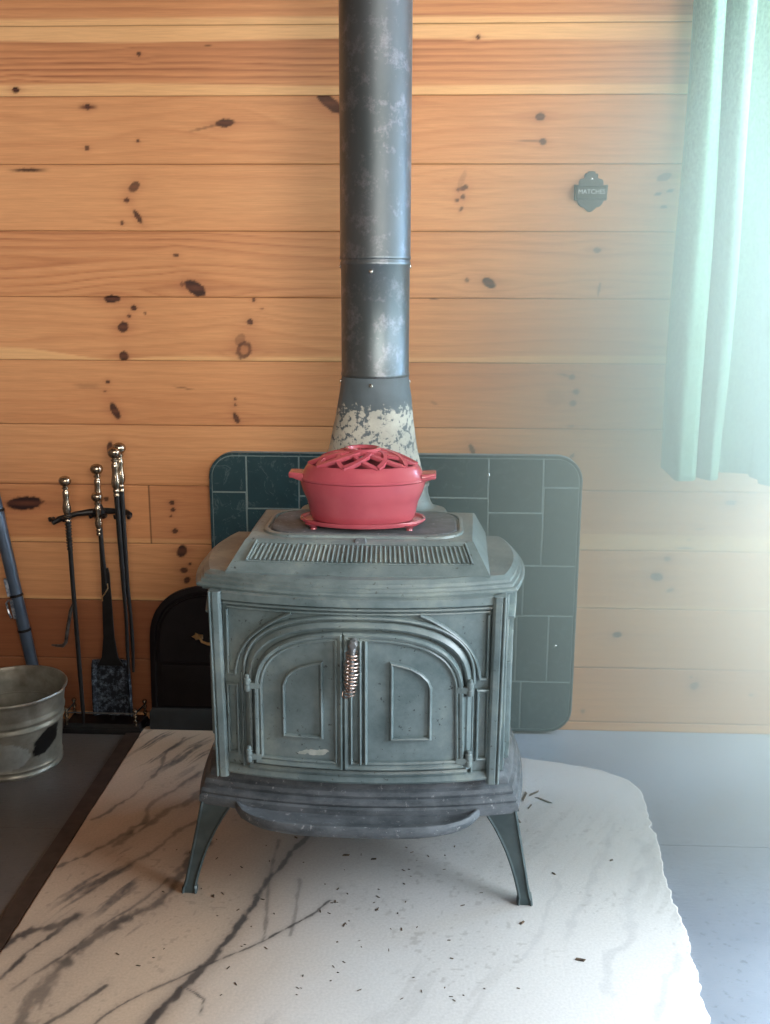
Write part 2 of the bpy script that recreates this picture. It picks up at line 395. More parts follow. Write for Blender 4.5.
def board_colour(i, x, z):
    """albedo of board i (array x, z): heartwood, sapwood edges, growth lines that bend round the knots"""
    z0, z1 = BZ[i], BZ[i + 1]; h = z1 - z0
    zz = z.copy(); xx = x
    near = [k for k in KNOTS if z0 - .02 < k[1] < z1 + .02]
    for kx, kz, rx, rz, a, s, kd in near:
        if kd == 's': continue
        r = max(rx, rz); d = zz - kz
        zz = zz + np.sign(d) * -1.0 * r * 1.6 * np.exp(-((xx - kx) / (r * 5.0)) ** 2) * np.exp(-np.abs(d) / (r * 2.6)) * (np.abs(d) / (np.abs(d) + r * .4))
    v = (zz - z0) / h
    big = vn(xx * .8, v * 1.3, i * 5 + 1)
    dens = [5, 7, 6, 6, 6, 7, 6, 6, 9, 5, 5, 10, 8, 8][i]
    ph = v * dens + 1.9 * fbm(xx * 1.1, v * 2.2, i * 7 + 2, 3) * (1.6 if i in (8, 10, 7) else 1.0)
    if i == 8:                                                  # board with long pointed cathedral grain
        ph = 4.2 * np.sqrt(((v - .52) * 2.2) ** 2 + .10) * (1 + .0 * xx) + .9 * np.abs(xx + 1.25) ** .8 + .5 * fbm(xx * 1.5, v * 3, 40)
    t = ph - np.floor(ph)
    ring = np.where(t < .82, (t / .82) ** 3, (1 - (t - .82) / .18))
    con = [.20, .2, .2, .24, .2, .22, .22, .28, .42, .18, .22, .52, .34, .3][i]
    fine = fbm(xx * 3, zz * 220, 60 + i, 3)
    light = np.array([.61, .31, .145]); mid = np.array([.53, .24, .108]); dark = np.array([.33, .125, .062])
    tone = [.15, .35, .55, .3, .45, .35, .5, .20, .35, .22, .32, .72, .40, .3][i]
    w = np.clip(tone * .6 + .5 * (big - .5) + con * ring * (.4 + .9 * vn(xx * .7, v * 4, i + 30)) + .30 * (fine - .5), 0, 1)
    c = light + (mid - light) * np.clip(w * 2, 0, 1)[..., None] + (dark - mid) * np.clip(w * 2 - 1, 0, 1)[..., None] * 1.0
    c = lerp(c, c * .86, np.clip(ring * con * 1.5, 0, 1)[..., None])
    sap = np.array([.69, .405, .195])
    wob = fbm(xx * 1.3, 0 * v, i + 80, 2)
    def band(mask):
        nonlocal c
        c = lerp(c, sap * (.94 + .08 * fine)[..., None], np.clip(mask, 0, 1)[..., None])
    vv = (z - z0) / h
    if i == 11:
        band(sst(0, .03, vv - (.86 - .16 * wob - .03 * xx)))                     # upper sapwood edge
        band(sst(0, .03, (.06 + .16 * wob) - vv) * .95)
    if i == 12: band(sst(0, .04, (.10 + .05 * wob) - vv))
    if i == 7:
        e = .17 * sst(-.92, -1.25, xx) + .05 * sst(-.95, -.7, xx) + .035 + .05 * sst(.1, .5, xx)
        band(sst(0, .02, e - vv) * sst(.0, .03, np.abs(xx + .885)) )
    if i == 4: band(sst(0, .03, .28 + .03 * wob - vv) * sst(.3, .5, xx)); 
    if i == 4: band(sst(0, .03, .10 - vv) * sst(-.3, -.8, xx) * .6)
    if i == 3: band(sst(0, .03, .07 - vv) * .8)
    # knots
    for kx, kz, rx, rz, a, s, kd in near:
        ca, sa = math.cos(R(a)), math.sin(R(a)); dx = x - kx; dz = z - kz
        u = (dx * ca + dz * sa) / rx; w_ = (-dx * sa + dz * ca) / rz
        n_ = .35 * (fbm(x * 130, z * 130, 90, 3) - .5)
        d = np.sqrt(u * u + w_ * w_) + n_ * (1.0 if kd != 's' else .6)
        if kd == 's':
            mk = sst(1.1, .2, np.abs(u) * .8 + 0) * sst(1.1, .4, np.abs(w_) + n_) * s
            c = lerp(c, np.array([.030, .012, .010]), np.clip(mk, 0, 1)[..., None]); continue
        halo = np.exp(-(d / 1.9) ** 2) * (.45 if kd != 'k' else .35) * s
        c = lerp(c, np.array([.30, .10, .05]), np.clip(halo, 0, 1)[..., None])
        core = sst(1.08, .82, d) * s
        kc = np.array([.022, .010, .010])
        if kd == 'K': kc = lerp(np.array([.020, .009, .010]), np.array([.050, .021, .018]), (sst(.75, .1, d) * (.35 + .65 * fbm(x * 160, z * 160, 95, 2)))[..., None])
        if kd == 'R': kc = lerp(np.array([.04, .016, .014]), np.array([.42, .18, .08]), sst(.62, .35, d)[..., None])
        c = lerp(c, kc, np.clip(core, 0, 1)[..., None])
        tail = np.exp(-np.abs(dx) / (rx * 4)) * sst(1.0, .2, np.abs(dz) / (rz * .55)) * .35 * s
        c = lerp(c, np.array([.22, .075, .04]), np.clip(tail, 0, 1)[..., None])
    return np.clip(c, .004, 1)


xs = np.arange(-1.55, 1.56, .0045)
rowsZ, rowsD, rowsC = [], [], []
for i in range(len(BZ) - 1):
    a, b = BZ[i], BZ[i + 1]
    zi = np.concatenate([[a + .0003, a + .0022], np.linspace(a + .006, b - .006, max(2, int((b - a - .012) / .0045))), [b - .0022, b - .0003]])
    dp = np.zeros(len(zi)); dp[0] = dp[-1] = .0035
    Xg, Zg = np.meshgrid(xs, zi)
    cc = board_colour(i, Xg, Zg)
    if i == 4 or i == 5:                                         # butt joint between two lengths of board
        pass
    if i == 4:
        g = sst(.0035, .001, np.abs(Xg + .825)); cc = cc * (1 - .75 * g[..., None])
        cc = np.where((Xg < -.825)[..., None], cc * np.array([1.04, 1.02, 1.0]), cc * np.array([.93, .9, .9]))
    if i in (1, 2): cc = np.where((Xg < -.2)[..., None], cc * np.array([.52, .42, .42]), cc)      # lowest boards left of the stove: darker heartwood plus painted-in shade
    cc[0] *= .45; cc[-1] *= .45
    rowsZ.append(zi); rowsD.append(dp); rowsC.append(cc)
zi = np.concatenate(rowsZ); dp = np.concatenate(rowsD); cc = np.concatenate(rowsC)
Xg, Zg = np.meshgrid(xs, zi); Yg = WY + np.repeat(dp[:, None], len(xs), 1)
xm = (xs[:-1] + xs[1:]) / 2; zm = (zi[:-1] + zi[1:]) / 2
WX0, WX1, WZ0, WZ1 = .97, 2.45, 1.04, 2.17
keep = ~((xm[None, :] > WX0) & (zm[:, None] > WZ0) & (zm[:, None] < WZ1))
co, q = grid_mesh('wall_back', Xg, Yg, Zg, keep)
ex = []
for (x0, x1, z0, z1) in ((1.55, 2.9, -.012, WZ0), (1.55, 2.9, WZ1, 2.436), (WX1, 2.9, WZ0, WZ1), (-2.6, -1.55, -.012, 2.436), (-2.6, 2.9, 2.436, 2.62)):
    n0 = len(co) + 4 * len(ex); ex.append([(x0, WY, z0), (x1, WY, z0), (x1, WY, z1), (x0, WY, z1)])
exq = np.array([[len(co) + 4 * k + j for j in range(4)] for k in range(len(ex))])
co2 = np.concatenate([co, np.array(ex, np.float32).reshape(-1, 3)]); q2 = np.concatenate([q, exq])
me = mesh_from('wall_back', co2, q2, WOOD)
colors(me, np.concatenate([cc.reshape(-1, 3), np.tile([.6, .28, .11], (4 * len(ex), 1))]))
me.flip_normals() if me.polygons[0].normal.y > 0 else None
wall = bpy.data.objects.new('wall_back', me); COL.objects.link(wall)
tag(wall, 'back wall of horizontal knotty pine boards', None, None, 'structure')

# the other walls and the ceiling of the room
PLAIN = simple('dark_pine', (.10, .05, .025), (.14, .07, .03), 4, .6)
tag(MB().box(-1.70, -1.60, -4.5, WY + .05, -.012, 2.62).build('wall_left', PLAIN), 'left wall of the room', None, None, 'structure')
tag(MB().box(-2.6, 2.9, -4.5, WY + .05, 2.62, 2.70).build('ceiling', PLAIN), 'wooden ceiling', None, None, 'structure')

# window in the back wall, behind the curtain
mb = MB()
for (x0, x1, z0, z1) in ((WX0, WX1, WZ0, WZ0 + .05), (WX0, WX1, WZ1 - .05, WZ1), (WX0, WX0 + .05, WZ0 + .05, WZ1 - .05), (WX1 - .05, WX1, WZ0 + .05, WZ1 - .05), (1.685, 1.735, WZ0 + .05, WZ1 - .05)):
    mb.box(x0, x1, WY + .005, WY + .09, z0, z1)
win = mb.build('window_1', FRAME, None, 30, .004); tag(win, 'window in the back wall behind the green curtain', None, None, 'structure')
for x0, x1 in ((WX0 + .05, 1.685), (1.735, WX1 - .05)):
    g = MB().box(x0, x1, WY + .045, WY + .050, WZ0 + .05, WZ1 - .05).build('pane', GLASS, win)

# floor
fl = MB()
fl.add([(-2.6, -4.5, -.010), (2.9, -4.5, -.010), (2.9, -.6908, -.010), (.6, -.6905, -.010), (-2.6, -.6890, -.010)], [(0, 1, 2, 3, 4)])
fl.add([(-2.6, -.6890, -.010), (.6, -.6890, -.010), (2.9, -.6872, -.010), (2.9, WY + .2, -.010), (-2.6, WY + .2, -.010)], [(0, 1, 2, 3, 4)])
fl.add([(.6, -.6905, -.010), (2.9, -.6908, -.010), (2.9, -.6900, -.014), (.6, -.6898, -.014), (2.9, -.6880, -.014), (.6, -.6892, -.014), (2.9, -.6872, -.010), (.6, -.6890, -.010)], [(0, 1, 2, 3), (3, 2, 4, 5), (5, 4, 6, 7)])
tag(fl.build('floor', FLOOR), 'grey painted floor around the marble hearth', None, None, 'structure')

# dark wooden strip along the marble
tr = MB(); tr.add([(-.915, -1.75, -.010), (-.862, -1.75, -.010), (-.862, .0, -.010), (-.915, .0, -.010), (-.913, -1.75, -.003), (-.864, -1.75, -.001), (-.864, .0, -.001), (-.913, .0, -.003)],
                  [(0, 1, 5, 4), (1, 2, 6, 5), (2, 3, 7, 6), (3, 0, 4, 7), (4, 5, 6, 7)])
tag(tr.build('trim_1', TRIM), 'dark wooden strip along the left edge of the marble hearth', None, None, 'structure')

# marble hearth slab
NY, NX = 400, 400
ys = np.linspace(-1.70, -.035, NY)
xl = -.861 + .003 * (fbm(ys * 30, ys * 0, 3) - .5)
xr = np.interp(ys, [-1.70, -1.39, -.873, -.60, -.402, -.34, -.279, -.235, -.203, -.15, -.035], [.672, .699, .730, .745, .752, .722, .650, .52, .39, .18, -.02])
xr = xr + .016 * (fbm(ys * 45, ys * 0 + 3, 5, 4) - .5) + .02 * (fbm(ys * 8, ys * 0 + 9, 6, 2) - .5)
u = np.linspace(0, 1, NX)[None, :]
Xm = xl[:, None] * (1 - u) + xr[:, None] * u; Ym = np.repeat(ys[:, None], NX, 1); Zm = np.zeros_like(Xm)
VEINS = [
    ([(-.46, -1.44), (-.421, -1.341), (-.378, -1.24), (-.337, -1.091), (-.293, -.941), (-.264, -.839), (-.225, -.72), (-.17, -.55)], .012, 1.0, .03),
    ([(-.50, -1.56), (-.46, -1.44), (-.421, -1.341)], .010, .9, .02),
    ([(-.76, -1.60), (-.729, -1.453), (-.719, -1.34), (-.688, -1.238), (-.648, -1.145), (-.569, -1.043), (-.518, -.889), (-.492, -.768)], .024, .62, .05),
    ([(-.70, -1.50), (-.632, -1.398), (-.588, -1.333)], .007, .7, .02),
    ([(-.826, -1.322), (-.797, -1.225), (-.771, -1.17), (-.732, -1.091)], .008, .75, .03),
    ([(-.87, -1.22), (-.825, -1.154), (-.761, -1.131), (-.728, -1.087)], .016, .7, .03),
    ([(-.572, -1.451), (-.52, -1.377), (-.413, -1.282), (-.265, -1.164), (-.171, -1.064), (-.129, -1.001)], .004, .75, .02),
    ([(-.78, -1.36), (-.70, -1.20), (-.62, -1.06), (-.55, -.93)], .006, .5, .03),
    ([(-.846, -.896), (-.788, -.832), (-.718, -.702), (-.663, -.533), (-.599, -.355)], .010, .45, .06),
    ([(-.836, -.644), (-.772, -.567), (-.747, -.446), (-.737, -.246), (-.715, -.135)], .009, .45, .06),
    ([(-.75, -.781), (-.669, -.673), (-.59, -.529), (-.558, -.467)], .016, .42, .06),
    ([(-.75, -1.0), (-.66, -.86), (-.57, -.70), (-.48, -.56)], .014, .42, .06),
    ([(-.272, -1.164), (-.284, -.966), (-.298, -.733)], .006, .4, .02),
    ([(-.209, -1.142), (-.214, -.919)], .006, .32, .02),
    ([(.64, -.62), (.62, -.688), (.567, -.813), (.504, -.97), (.44, -1.12)], .014, .16, .06),
    ([(.70, -.70), (.69, -.783), (.621, -.964), (.563, -1.123), (.50, -1.3)], .022, .16, .08),
    ([(.678, -1.172), (.622, -1.322), (.598, -1.384)], .012, .2, .04),
    ([(.453, -.887), (.40, -1.016), (.33, -1.2)], .010, .14, .05),
    ([(-.425, -1.326), (-.361, -1.37), (-.361, -1.415)], .003, .7, .01),
]
wx = Xm + .030 * (fbm(Xm * 14, Ym * 14, 11) - .5); wy = Ym + .030 * (fbm(Xm * 14, Ym * 14, 12) - .5)
base = np.array([.60, .59, .58]) * (0.90 + .18 * fbm(Xm * 3, Ym * 3, 15))[..., None]
warm = np.clip(sst(.05, -.45, Xm + .25 * (fbm(Xm * 2.5, Ym * 2.5, 16) - .5)), 0, 1) * .85                 # warm light in the shade, painted as cream towards the left end
base = lerp(base, np.array([.56, .40, .27]), warm[..., None])
rx_ = Xm * .80 + Ym * .45; ry_ = -Xm * .45 * 1.8 + Ym * .8                                                   # streak direction
wq = .05 * (fbm(Xm * 5, Ym * 5, 18) - .5)
streak = fbm((Xm * .87 - Ym * .49 + wq) * 48, (Xm * .49 + Ym * .87) * 4.2, 17, 5)
st = sst(.53, .66, streak) * (.62 * sst(.0, -.5, Xm) + .10)
st = st * (.06 + .94 * sst(.46, .66, fbm(Xm * 4.2, Ym * 2.6, 19, 3))) * (.6 + .8 * fbm(Xm * 120, Ym * 60, 20, 2))
base = lerp(base, np.array([.10, .09, .085]), np.clip(st, 0, 1)[..., None])
for pts, wd, s, wob in VEINS:
    best = np.full(Xm.shape, 9.0); along = np.zeros(Xm.shape); L = 0
    px = Xm + wob * (fbm(Xm * 9, Ym * 9, 21 + len(pts)) - .5); py = Ym + wob * (fbm(Xm * 9, Ym * 9, 31 + len(pts)) - .5)
    for (ax, ay), (bx_, by) in zip(pts[:-1], pts[1:]):
        dx, dy = bx_ - ax, by - ay; ll = dx * dx + dy * dy
        t = np.clip(((px - ax) * dx + (py - ay) * dy) / ll, 0, 1)
        best = np.minimum(best, np.hypot(px - ax - t * dx, py - ay - t * dy))
    nn = fbm(Xm * 70, Ym * 40, 41, 4)
    k = sst(1.0, .15, best / wd + 1.5 * (nn - .5)) * s * (.75 + .9 * fbm(Xm * 9, Ym * 9, 43, 2))
    base = lerp(base, np.array([.030, .028, .030]) if s > .3 else np.array([.26, .27, .30]), np.clip(k, 0, .95)[..., None])
    base = lerp(base, np.array([.16, .13, .11]), np.clip(.30 * s * np.exp(-(best / (wd * 2.4)) ** 2), 0, 1)[..., None] * (1.0 if s > .3 else .3))
sp = sst(.80, .86, vn(Xm * 95, Ym * 95, 51)) * sst(.45, .7, fbm(Xm * 5, Ym * 5, 52))
base = lerp(base, np.array([.12, .09, .07]), (.25 * sp)[..., None])
stove_shade = np.exp(-(((Xm + .06) / .42) ** 2 + ((Ym + .62) / .42) ** 2) * 1.2) * .72                                # shade of the stove painted into the marble under the firebox
base = lerp(base, np.array([.20, .20, .20]), stove_shade[..., None])
ds = sst(-.42, -.22, Ym + .05 * fbm(Xm * 6, Ym * 6, 55)) * sst(.15, .45, Xm) * .55                               # dusty rear corner
base = lerp(base, np.array([.40, .37, .35]), ds[..., None])
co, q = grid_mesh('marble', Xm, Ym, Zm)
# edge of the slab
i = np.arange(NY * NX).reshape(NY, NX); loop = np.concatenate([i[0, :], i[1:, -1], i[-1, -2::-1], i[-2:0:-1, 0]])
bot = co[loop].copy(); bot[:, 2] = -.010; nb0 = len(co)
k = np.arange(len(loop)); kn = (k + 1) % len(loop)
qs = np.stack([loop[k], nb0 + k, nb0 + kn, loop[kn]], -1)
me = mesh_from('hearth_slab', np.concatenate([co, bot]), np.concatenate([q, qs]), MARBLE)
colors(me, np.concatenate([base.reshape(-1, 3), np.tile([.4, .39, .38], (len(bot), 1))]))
slab = bpy.data.objects.new('hearth_slab', me); COL.objects.link(slab)
tag(slab, 'pale veined marble hearth slab on the floor under the wood stove', 'hearth')

# ------------------------------------------------------------------ the wood stove
stove = thing('wood_stove', 'grey-green cast iron wood stove with arched double doors standing on marble hearth', 'stove', (-.058, -.75, 0), R(-.7))
FY, FB, FW = -.235, .05, .345


def front(x, z, o=0):
    return (x, FY - FB * (1 - (x / FW) ** 2) - o, z)


def side(sgn):
    return lambda y, z, o=0: (sgn * (.348 + .020 * (1 - (y / .22) ** 2) + o), y, z)


def plan(a, f, bow, bulge, ab, back, ins=0, n=16, notch=None):
    """outline of a stove plate: bowed front, bulging sides, straight back"""
    a -= ins; f -= ins; ab -= ins; back -= ins; P = []
    for k in range(n + 1):
        x = -a + 2 * a * k / n; P.append((x, -f - bow * (1 - (x / a) ** 2)))
    for k in range(1, n + 1):
        t = k / n; P.append((a + (ab - a) * t + bulge * 4 * t * (1 - t), -f + (f + back) * t))
    for k in range(1, n): P.append((ab - 2 * ab * k / n, back))
    for k in range(n):
        t = 1 - k / n; P.append((-(a + (ab - a) * t + bulge * 4 * t * (1 - t)), -f + (f + back) * t))
    return P


def plate(mb, args, steps, cap0=True, cap1=True):
    return mb.loft([[(x, y, z) for x, y in plan(*args, ins=i)] for z, i in steps], True, cap0, cap1)


# bottom plate with stepped moulding
mb = plate(MB(), (.390, .236, .050, .024, .392, .235),
           [(.240, .012), (.243, .003), (.252, 0), (.266, .001), (.270, .006), (.276, .004), (.284, .007), (.288, .014), (.296, .012), (.305, .016), (.309, .024), (.320, .026), (.333, .034), (.338, .042)])
mb.build('base_plate', ASHY, stove, 28)

# ash lip in front of the doors
n = 28; outl = []
for k in range(n + 1):
    t = -1 + 2 * k / n; s = abs(t)
    outl.append((.296 * t, -.262 - (.092 * (1 - s ** 3.6) ** .60) - .012 * (1 - t * t)))
outl = outl + [(.296, -.235), (-.296, -.235)]
cen = Vector((0, -.30))


def shr(i, z):
    r = []
    for x, y in outl:
        r.append((x * (1 - i / .296), min(-.235, y + i * (1.0 if y < -.262 else 0)), z))
    return r


MB().loft([shr(.022, .229), shr(.010, .234), shr(.001, .246), shr(0, .258), shr(.004, .265), shr(.009, .265), shr(.016, .258), shr(.05, .252)]).build('ash_lip', ASHY, stove, 40)

# firebox body: bowed front plate, side panels, back
pl = plan(.333, .235, .046, .020, .340, .215)
MB().loft([[(x, y, .336) for x, y in pl], [(x, y, .796) for x, y in pl]]).build('firebox', IRON, stove, 30)

# relief on the front
fm = MB()


def arch(hw, zs, h, n_=2.6, z0=None, k=26, x0=-1.0, x1=1.0):
    P = []
    if z0 is not None and x0 <= -1: P.append((-hw, z0))
    for i in range(k + 1):
        a = math.pi * (1 - i / k); c, s = math.cos(a), math.sin(a)
        x = math.copysign(abs(c) ** (2 / n_), c); y = abs(s) ** (2 / n_)
        if x0 - 1e-6 <= x <= x1 + 1e-6: P.append((x * hw, zs + h * y))
    if z0 is not None and x1 >= 1: P.append((hw, z0))
    return P


sh = lambda P, dx: [(x + dx, z) for x, z in P]
rail = [(-.010, 0), (-.010, .004), (-.006, .007), (.006, .007), (.010, .004), (.010, 0)]
fm.ridge([(-.322, .786), (.322, .786)], front, [(-.010, 0), (-.010, .010), (.007, .010), (.010, .004), (.010, 0)])
fm.ridge([(-.312, .768), (.316, .768)], front, bead(.004, .006))
fm.ridge([(-.304, .758), (.310, .758)], front, bead(.003, .004))
# spandrel beads
for s, dx in ((-1, -.001), (1, .003)):
    P = [(s * .286, .594), (s * .275, .640), (s * .250, .683), (s * .212, .717), (s * .176, .741), (s * .146, .756)]
    Q = []
    for i in range(len(P) - 1):
        p0 = P[max(i - 1, 0)]; p1 = P[i]; p2 = P[i + 1]; p3 = P[min(i + 2, len(P) - 1)]
        for j in range(4):
            t = j / 4
            Q.append(tuple(.5 * (2 * p1[c] + (p2[c] - p0[c]) * t + (2 * p0[c] - 5 * p1[c] + 4 * p2[c] - p3[c]) * t * t + (3 * p1[c] - p0[c] - 3 * p2[c] + p3[c]) * t ** 3) for c in (0, 1)))
    Q.append(P[-1])
    fm.ridge(sh(Q, dx), front, bead(.0042, .0075))
    fm.ridge([(s * .303 + dx, .752), (s * .303 + dx, .594), (s * .286 + dx, .594)], front, bead(.0036, .006))
    # slots beside the door
    fm.ridge(sh([(s * .282, .566), (s * .306, .566), (s * .306, .392), (s * .282, .392)], dx), front, bead(.0036, .006), True)
    fm.ridge(sh([(s * .270, .600), (s * .270, .360)], dx), front, bead(.003, .005))
fm.ridge(sh(arch(.270, .590, .160, z0=.585), .005), front, bead(.005, .008), step=.009)
fm.ridge(sh(arch(.259, .575, .157, z0=.372), .005), front, [(-.008, 0), (-.008, .009), (-.003, .012), (.004, .008), (.008, .004), (.008, 0)], step=.009)
fm.ridge([(-.255, .366), (.263, .366)], front, [(-.008, 0), (-.008, .008), (0, .012), (.006, .009), (.008, 0)])
fm.ridge([(-.318, .350), (.318, .350)], front, [(-.010, 0), (-.010, .010), (-.004, .013), (.006, .006), (.010, 0)])
fm.build('front_moulding', IRON, stove, 40)

# corner posts
for s in (-1, 1):
    p = MB(); x0, x1 = (.315, .346)
    rings = []
    for z, g in ((.330, 0), (.796, 0)):
        r = [(x0, FY + .03), (x0, FY - .020), (x0 + .006, FY - .026), (x0 + .020, FY - .026), (x0 + .023, FY - .020), (x0 + .025, FY - .026), (x0 + .029, FY - .026), (x1, FY - .018), (x1, FY + .045), (x0, FY + .045)]
        rings.append([(s * (x - (.006 if z < .5 else 0)), y, z) for x, y in r])
    p.loft(rings); p.build('corner_post', IRON, stove, 30, .0015)

# side panels with their raised ornament
for s in (-1, 1):
    sf = side(s); p = MB()
    for P in ([(-.16, .40), (-.16, .60), (-.10, .66), (0, .68), (.10, .66), (.16, .60), (.16, .40)], [(-.12, .43), (-.12, .58), (-.06, .63), (.06, .63), (.12, .58), (.12, .43)]):
        p.ridge(P, sf, bead(.005, .008), True)
    p.ridge([(-.175, .72), (-.10, .755), (0, .762), (.10, .755), (.175, .72)], sf, bead(.006, .012))
    p.ridge([(-.17, .36), (.18, .36)], sf, bead(.005, .008))
    pp = [sf(y, 0) for y in [(-.20 + .4 * k / 14) for k in range(15)]]
    p.loft([[(x, y, z) for x, y, _ in pp] + [(s * .33, .20, z), (s * .33, -.20, z)] for z in (.337, .796)])
    p.build('side_panel', IRON, stove, 35)

# top plate
mb = plate(MB(), (.376, .216, .070, .030, .380, .206),
           [(.784, .045), (.784, .020), (.787, .012), (.792, .010), (.796, .001), (.801, 0), (.805, .003), (.8065, .009), (.813, .010), (.8155, .016), (.822, .017), (.825, .022), (.830, .028)])
mb.build('top_plate', IRON, stove, 28).location.x = -.005

# raised griddle housing with louvred front
gb = MB()
gb.loft([[(-.312, -.208, .826), (-.16, -.224, .826), (0, -.230, .826), (.16, -.224, .826), (.308, -.208, .826), (.314, .2, .826), (-.314, .2, .826)],
         [(-.312, -.208, .832), (-.16, -.224, .832), (0, -.230, .832), (.16, -.224, .832), (.308, -.208, .832), (.314, .2, .832), (-.314, .2, .832)],
         [(-.279, -.122, .888), (-.14, -.126, .889), (0, -.128, .889), (.14, -.126, .889), (.272, -.122, .888), (.283, .19, .888), (-.283, .19, .888)],
         [(-.275, -.117, .891), (-.14, -.121, .891), (0, -.123, .891), (.14, -.121, .891), (.268, -.117, .891), (.278, .185, .891), (-.278, .185, .891)]])


def gsurf(x, t, o=0):
    b = 1 - (x / .31) ** 2
    y0 = -.208 - .022 * b; y1 = -.122 - .006 * b
    nx, nz = -.056, .090; ln = math.hypot(nx, nz)
    return (x * (1 - .10 * t), y0 + (y1 - y0) * t - o * .54, .832 + .057 * t + o * .84)


NR = 46
for k in range(NR):
    x = -.268 + .536 * k / (NR - 1)
    gb.ridge([(x, .36), (x, .84)], gsurf, [(-.0034, -.001), (-.0030, .0035), (0, .0050), (.0030, .0035), (.0034, -.001)], step=.5)
gb.ridge([(-.276, .33), (.276, .33)], gsurf, [(-.02, -.001), (-.02, .001), (.02, .0012), (.02, -.001)], step=.03)
gb.ridge([(-.278, .90), (.278, .90)], gsurf, [(-.03, -.001), (-.03, .002), (.03, .0022), (.03, -.001)], step=.03)
gb.ridge([(-.276, .32), (-.276, .92)], gsurf, bead(.004, .005), step=.1)
gb.ridge([(.276, .32), (.276, .92)], gsurf, bead(.004, .005), step=.1)
gh = gb.build('griddle_housing', IRON, stove, 30)


def rrect(hx, y0, y1, r, z, n=8):
    P = []
    for cx, cy, a0 in ((hx - r, y0 + r, -90), (hx - r, y1 - r, 0), (-hx + r, y1 - r, 90), (-hx + r, y0 + r, 180)):
        for k in range(n + 1):
            a = R(a0 + 90 * k / n); P.append((cx + r * math.cos(a), cy + r * math.sin(a), z))
    return P


GM = MB().loft([rrect(.232, -.092, .158, .07, .8905), rrect(.232, -.092, .158, .07, .8965), rrect(.229, -.089, .155, .067, .8985)])
GM.build('griddle_lid', ASHY, stove, 30)
rg = MB().loft([rrect(.239, -.099, .165, .077, .8900), rrect(.239, -.099, .165, .077, .8980), rrect(.243, -.103, .169, .08, .8985), rrect(.248, -.108, .174, .08, .8965), rrect(.249, -.109, .175, .08, .8900)], True, False, False)
rg.build('griddle_rim', IRON, stove, 40)
# small lifting lug at the front edge of the griddle
lg = MB(); lg.loft([[(-.020, -.140, .872), (.020, -.140, .872), (.014, -.118, .890), (-.014, -.118, .890)], [(-.017, -.147, .878), (.017, -.147, .878), (.012, -.126, .897), (-.012, -.126, .897)]])
lg.build('griddle_lug', ASHY, stove, 30, .003)

# doors
ZS, HD, HWD, DX = .556, .161, .246, .006


def ztop(x, hw, zs, h, nn=2.6):
    u = min(1, abs(x) / hw); return zs + h * (1 - u ** nn) ** (1 / nn)


def door_outline(x0, x1, z0, hw, zs, h):
    """closed outline of half an arched door between x0 and x1 (relative to the middle of the doorway)"""
    P = [(x0, z0)]
    n_ = 22
    if x0 < -.2:
        for i in range(n_ + 1):
            a = math.pi / 2 * i / n_; u = 1 - math.cos(a)
            c = abs(math.cos(a)) ** (2 / 2.6); x = -hw * c
            if x > x1: break
            P.append((x, zs + h * abs(math.sin(a)) ** (2 / 2.6)))
        P.append((x1, ztop(x1, hw, zs, h)))
    else:
        P.append((x0, ztop(x0, hw, zs, h)))
        for i in range(n_, -1, -1):
            a = math.pi / 2 * i / n_
            c = abs(math.cos(a)) ** (2 / 2.6); x = hw * c
            if x < x0 + .004: continue
            P.append((x, zs + h * abs(math.sin(a)) ** (2 / 2.6)))
    P.append((x1, z0))
    Q = [P[0]]
    for p in P[1:]:
        if math.hypot(p[0] - Q[-1][0], p[1] - Q[-1][1]) > .0015: Q.append(p)
    return Q


def door_leaf(x0, x1):
    d = MB(); n_ = 40; z0 = .378; cols = []
    for k in range(n_ + 1):
        t = k / n_; t = math.sin(t * math.pi / 2) if x1 > .2 else 1 - math.cos(t * math.pi / 2)
        x = x0 + (x1 - x0) * t; zt = max(z0 + .02, ztop(x, HWD, ZS, HD)); cols.append((x + DX, z0, zt))
    for o in (.011,):
        fr = []; bk = []
        for x, a, b in cols:
            fr.append([front(x, a + (b - a) * j / 6, o) for j in range(7)]); bk.append([front(x, a + (b - a) * j / 6, 0) for j in range(7)])
        v = [p for c in fr for p in c] + [p for c in bk for p in c]; N = 7; nb = len(fr) * N; f = []
        for c in range(len(fr) - 1):
            for j in range(6):
                f.append((c * N + j, (c + 1) * N + j, (c + 1) * N + j + 1, c * N + j + 1))
            f.append((c * N, nb + c * N, nb + (c + 1) * N, (c + 1) * N)); f.append((c * N + 6, (c + 1) * N + 6, nb + (c + 1) * N + 6, nb + c * N + 6))
        for j in range(6):
            f.append((j, j + 1, nb + j + 1, nb + j)); c = (len(fr) - 1) * N; f.append((c + j, nb + c + j, nb + c + j + 1, c + j + 1))
        d.add(v, f)
    # raised stepped rim: centre line inset 11 mm from the edge
    e = .0105
    o2 = [(x + DX, z) for x, z in door_outline(x0 + e, x1 - e, z0 + e, HWD - e, ZS, HD - e)]
    df = lambda x, z, o=0: front(x, z, .011 + o)
    w = .0105
    prof = [(-w, -.003), (-w, .005), (-w * .6, .0075), (-w * .25, .0045), (w * .1, .009), (w * .6, .0105), (w, .005), (w, -.003)]
    if x1 > .2 or x0 < -.2: d.ridge(o2, df, prof, True, .010)
    return d, df


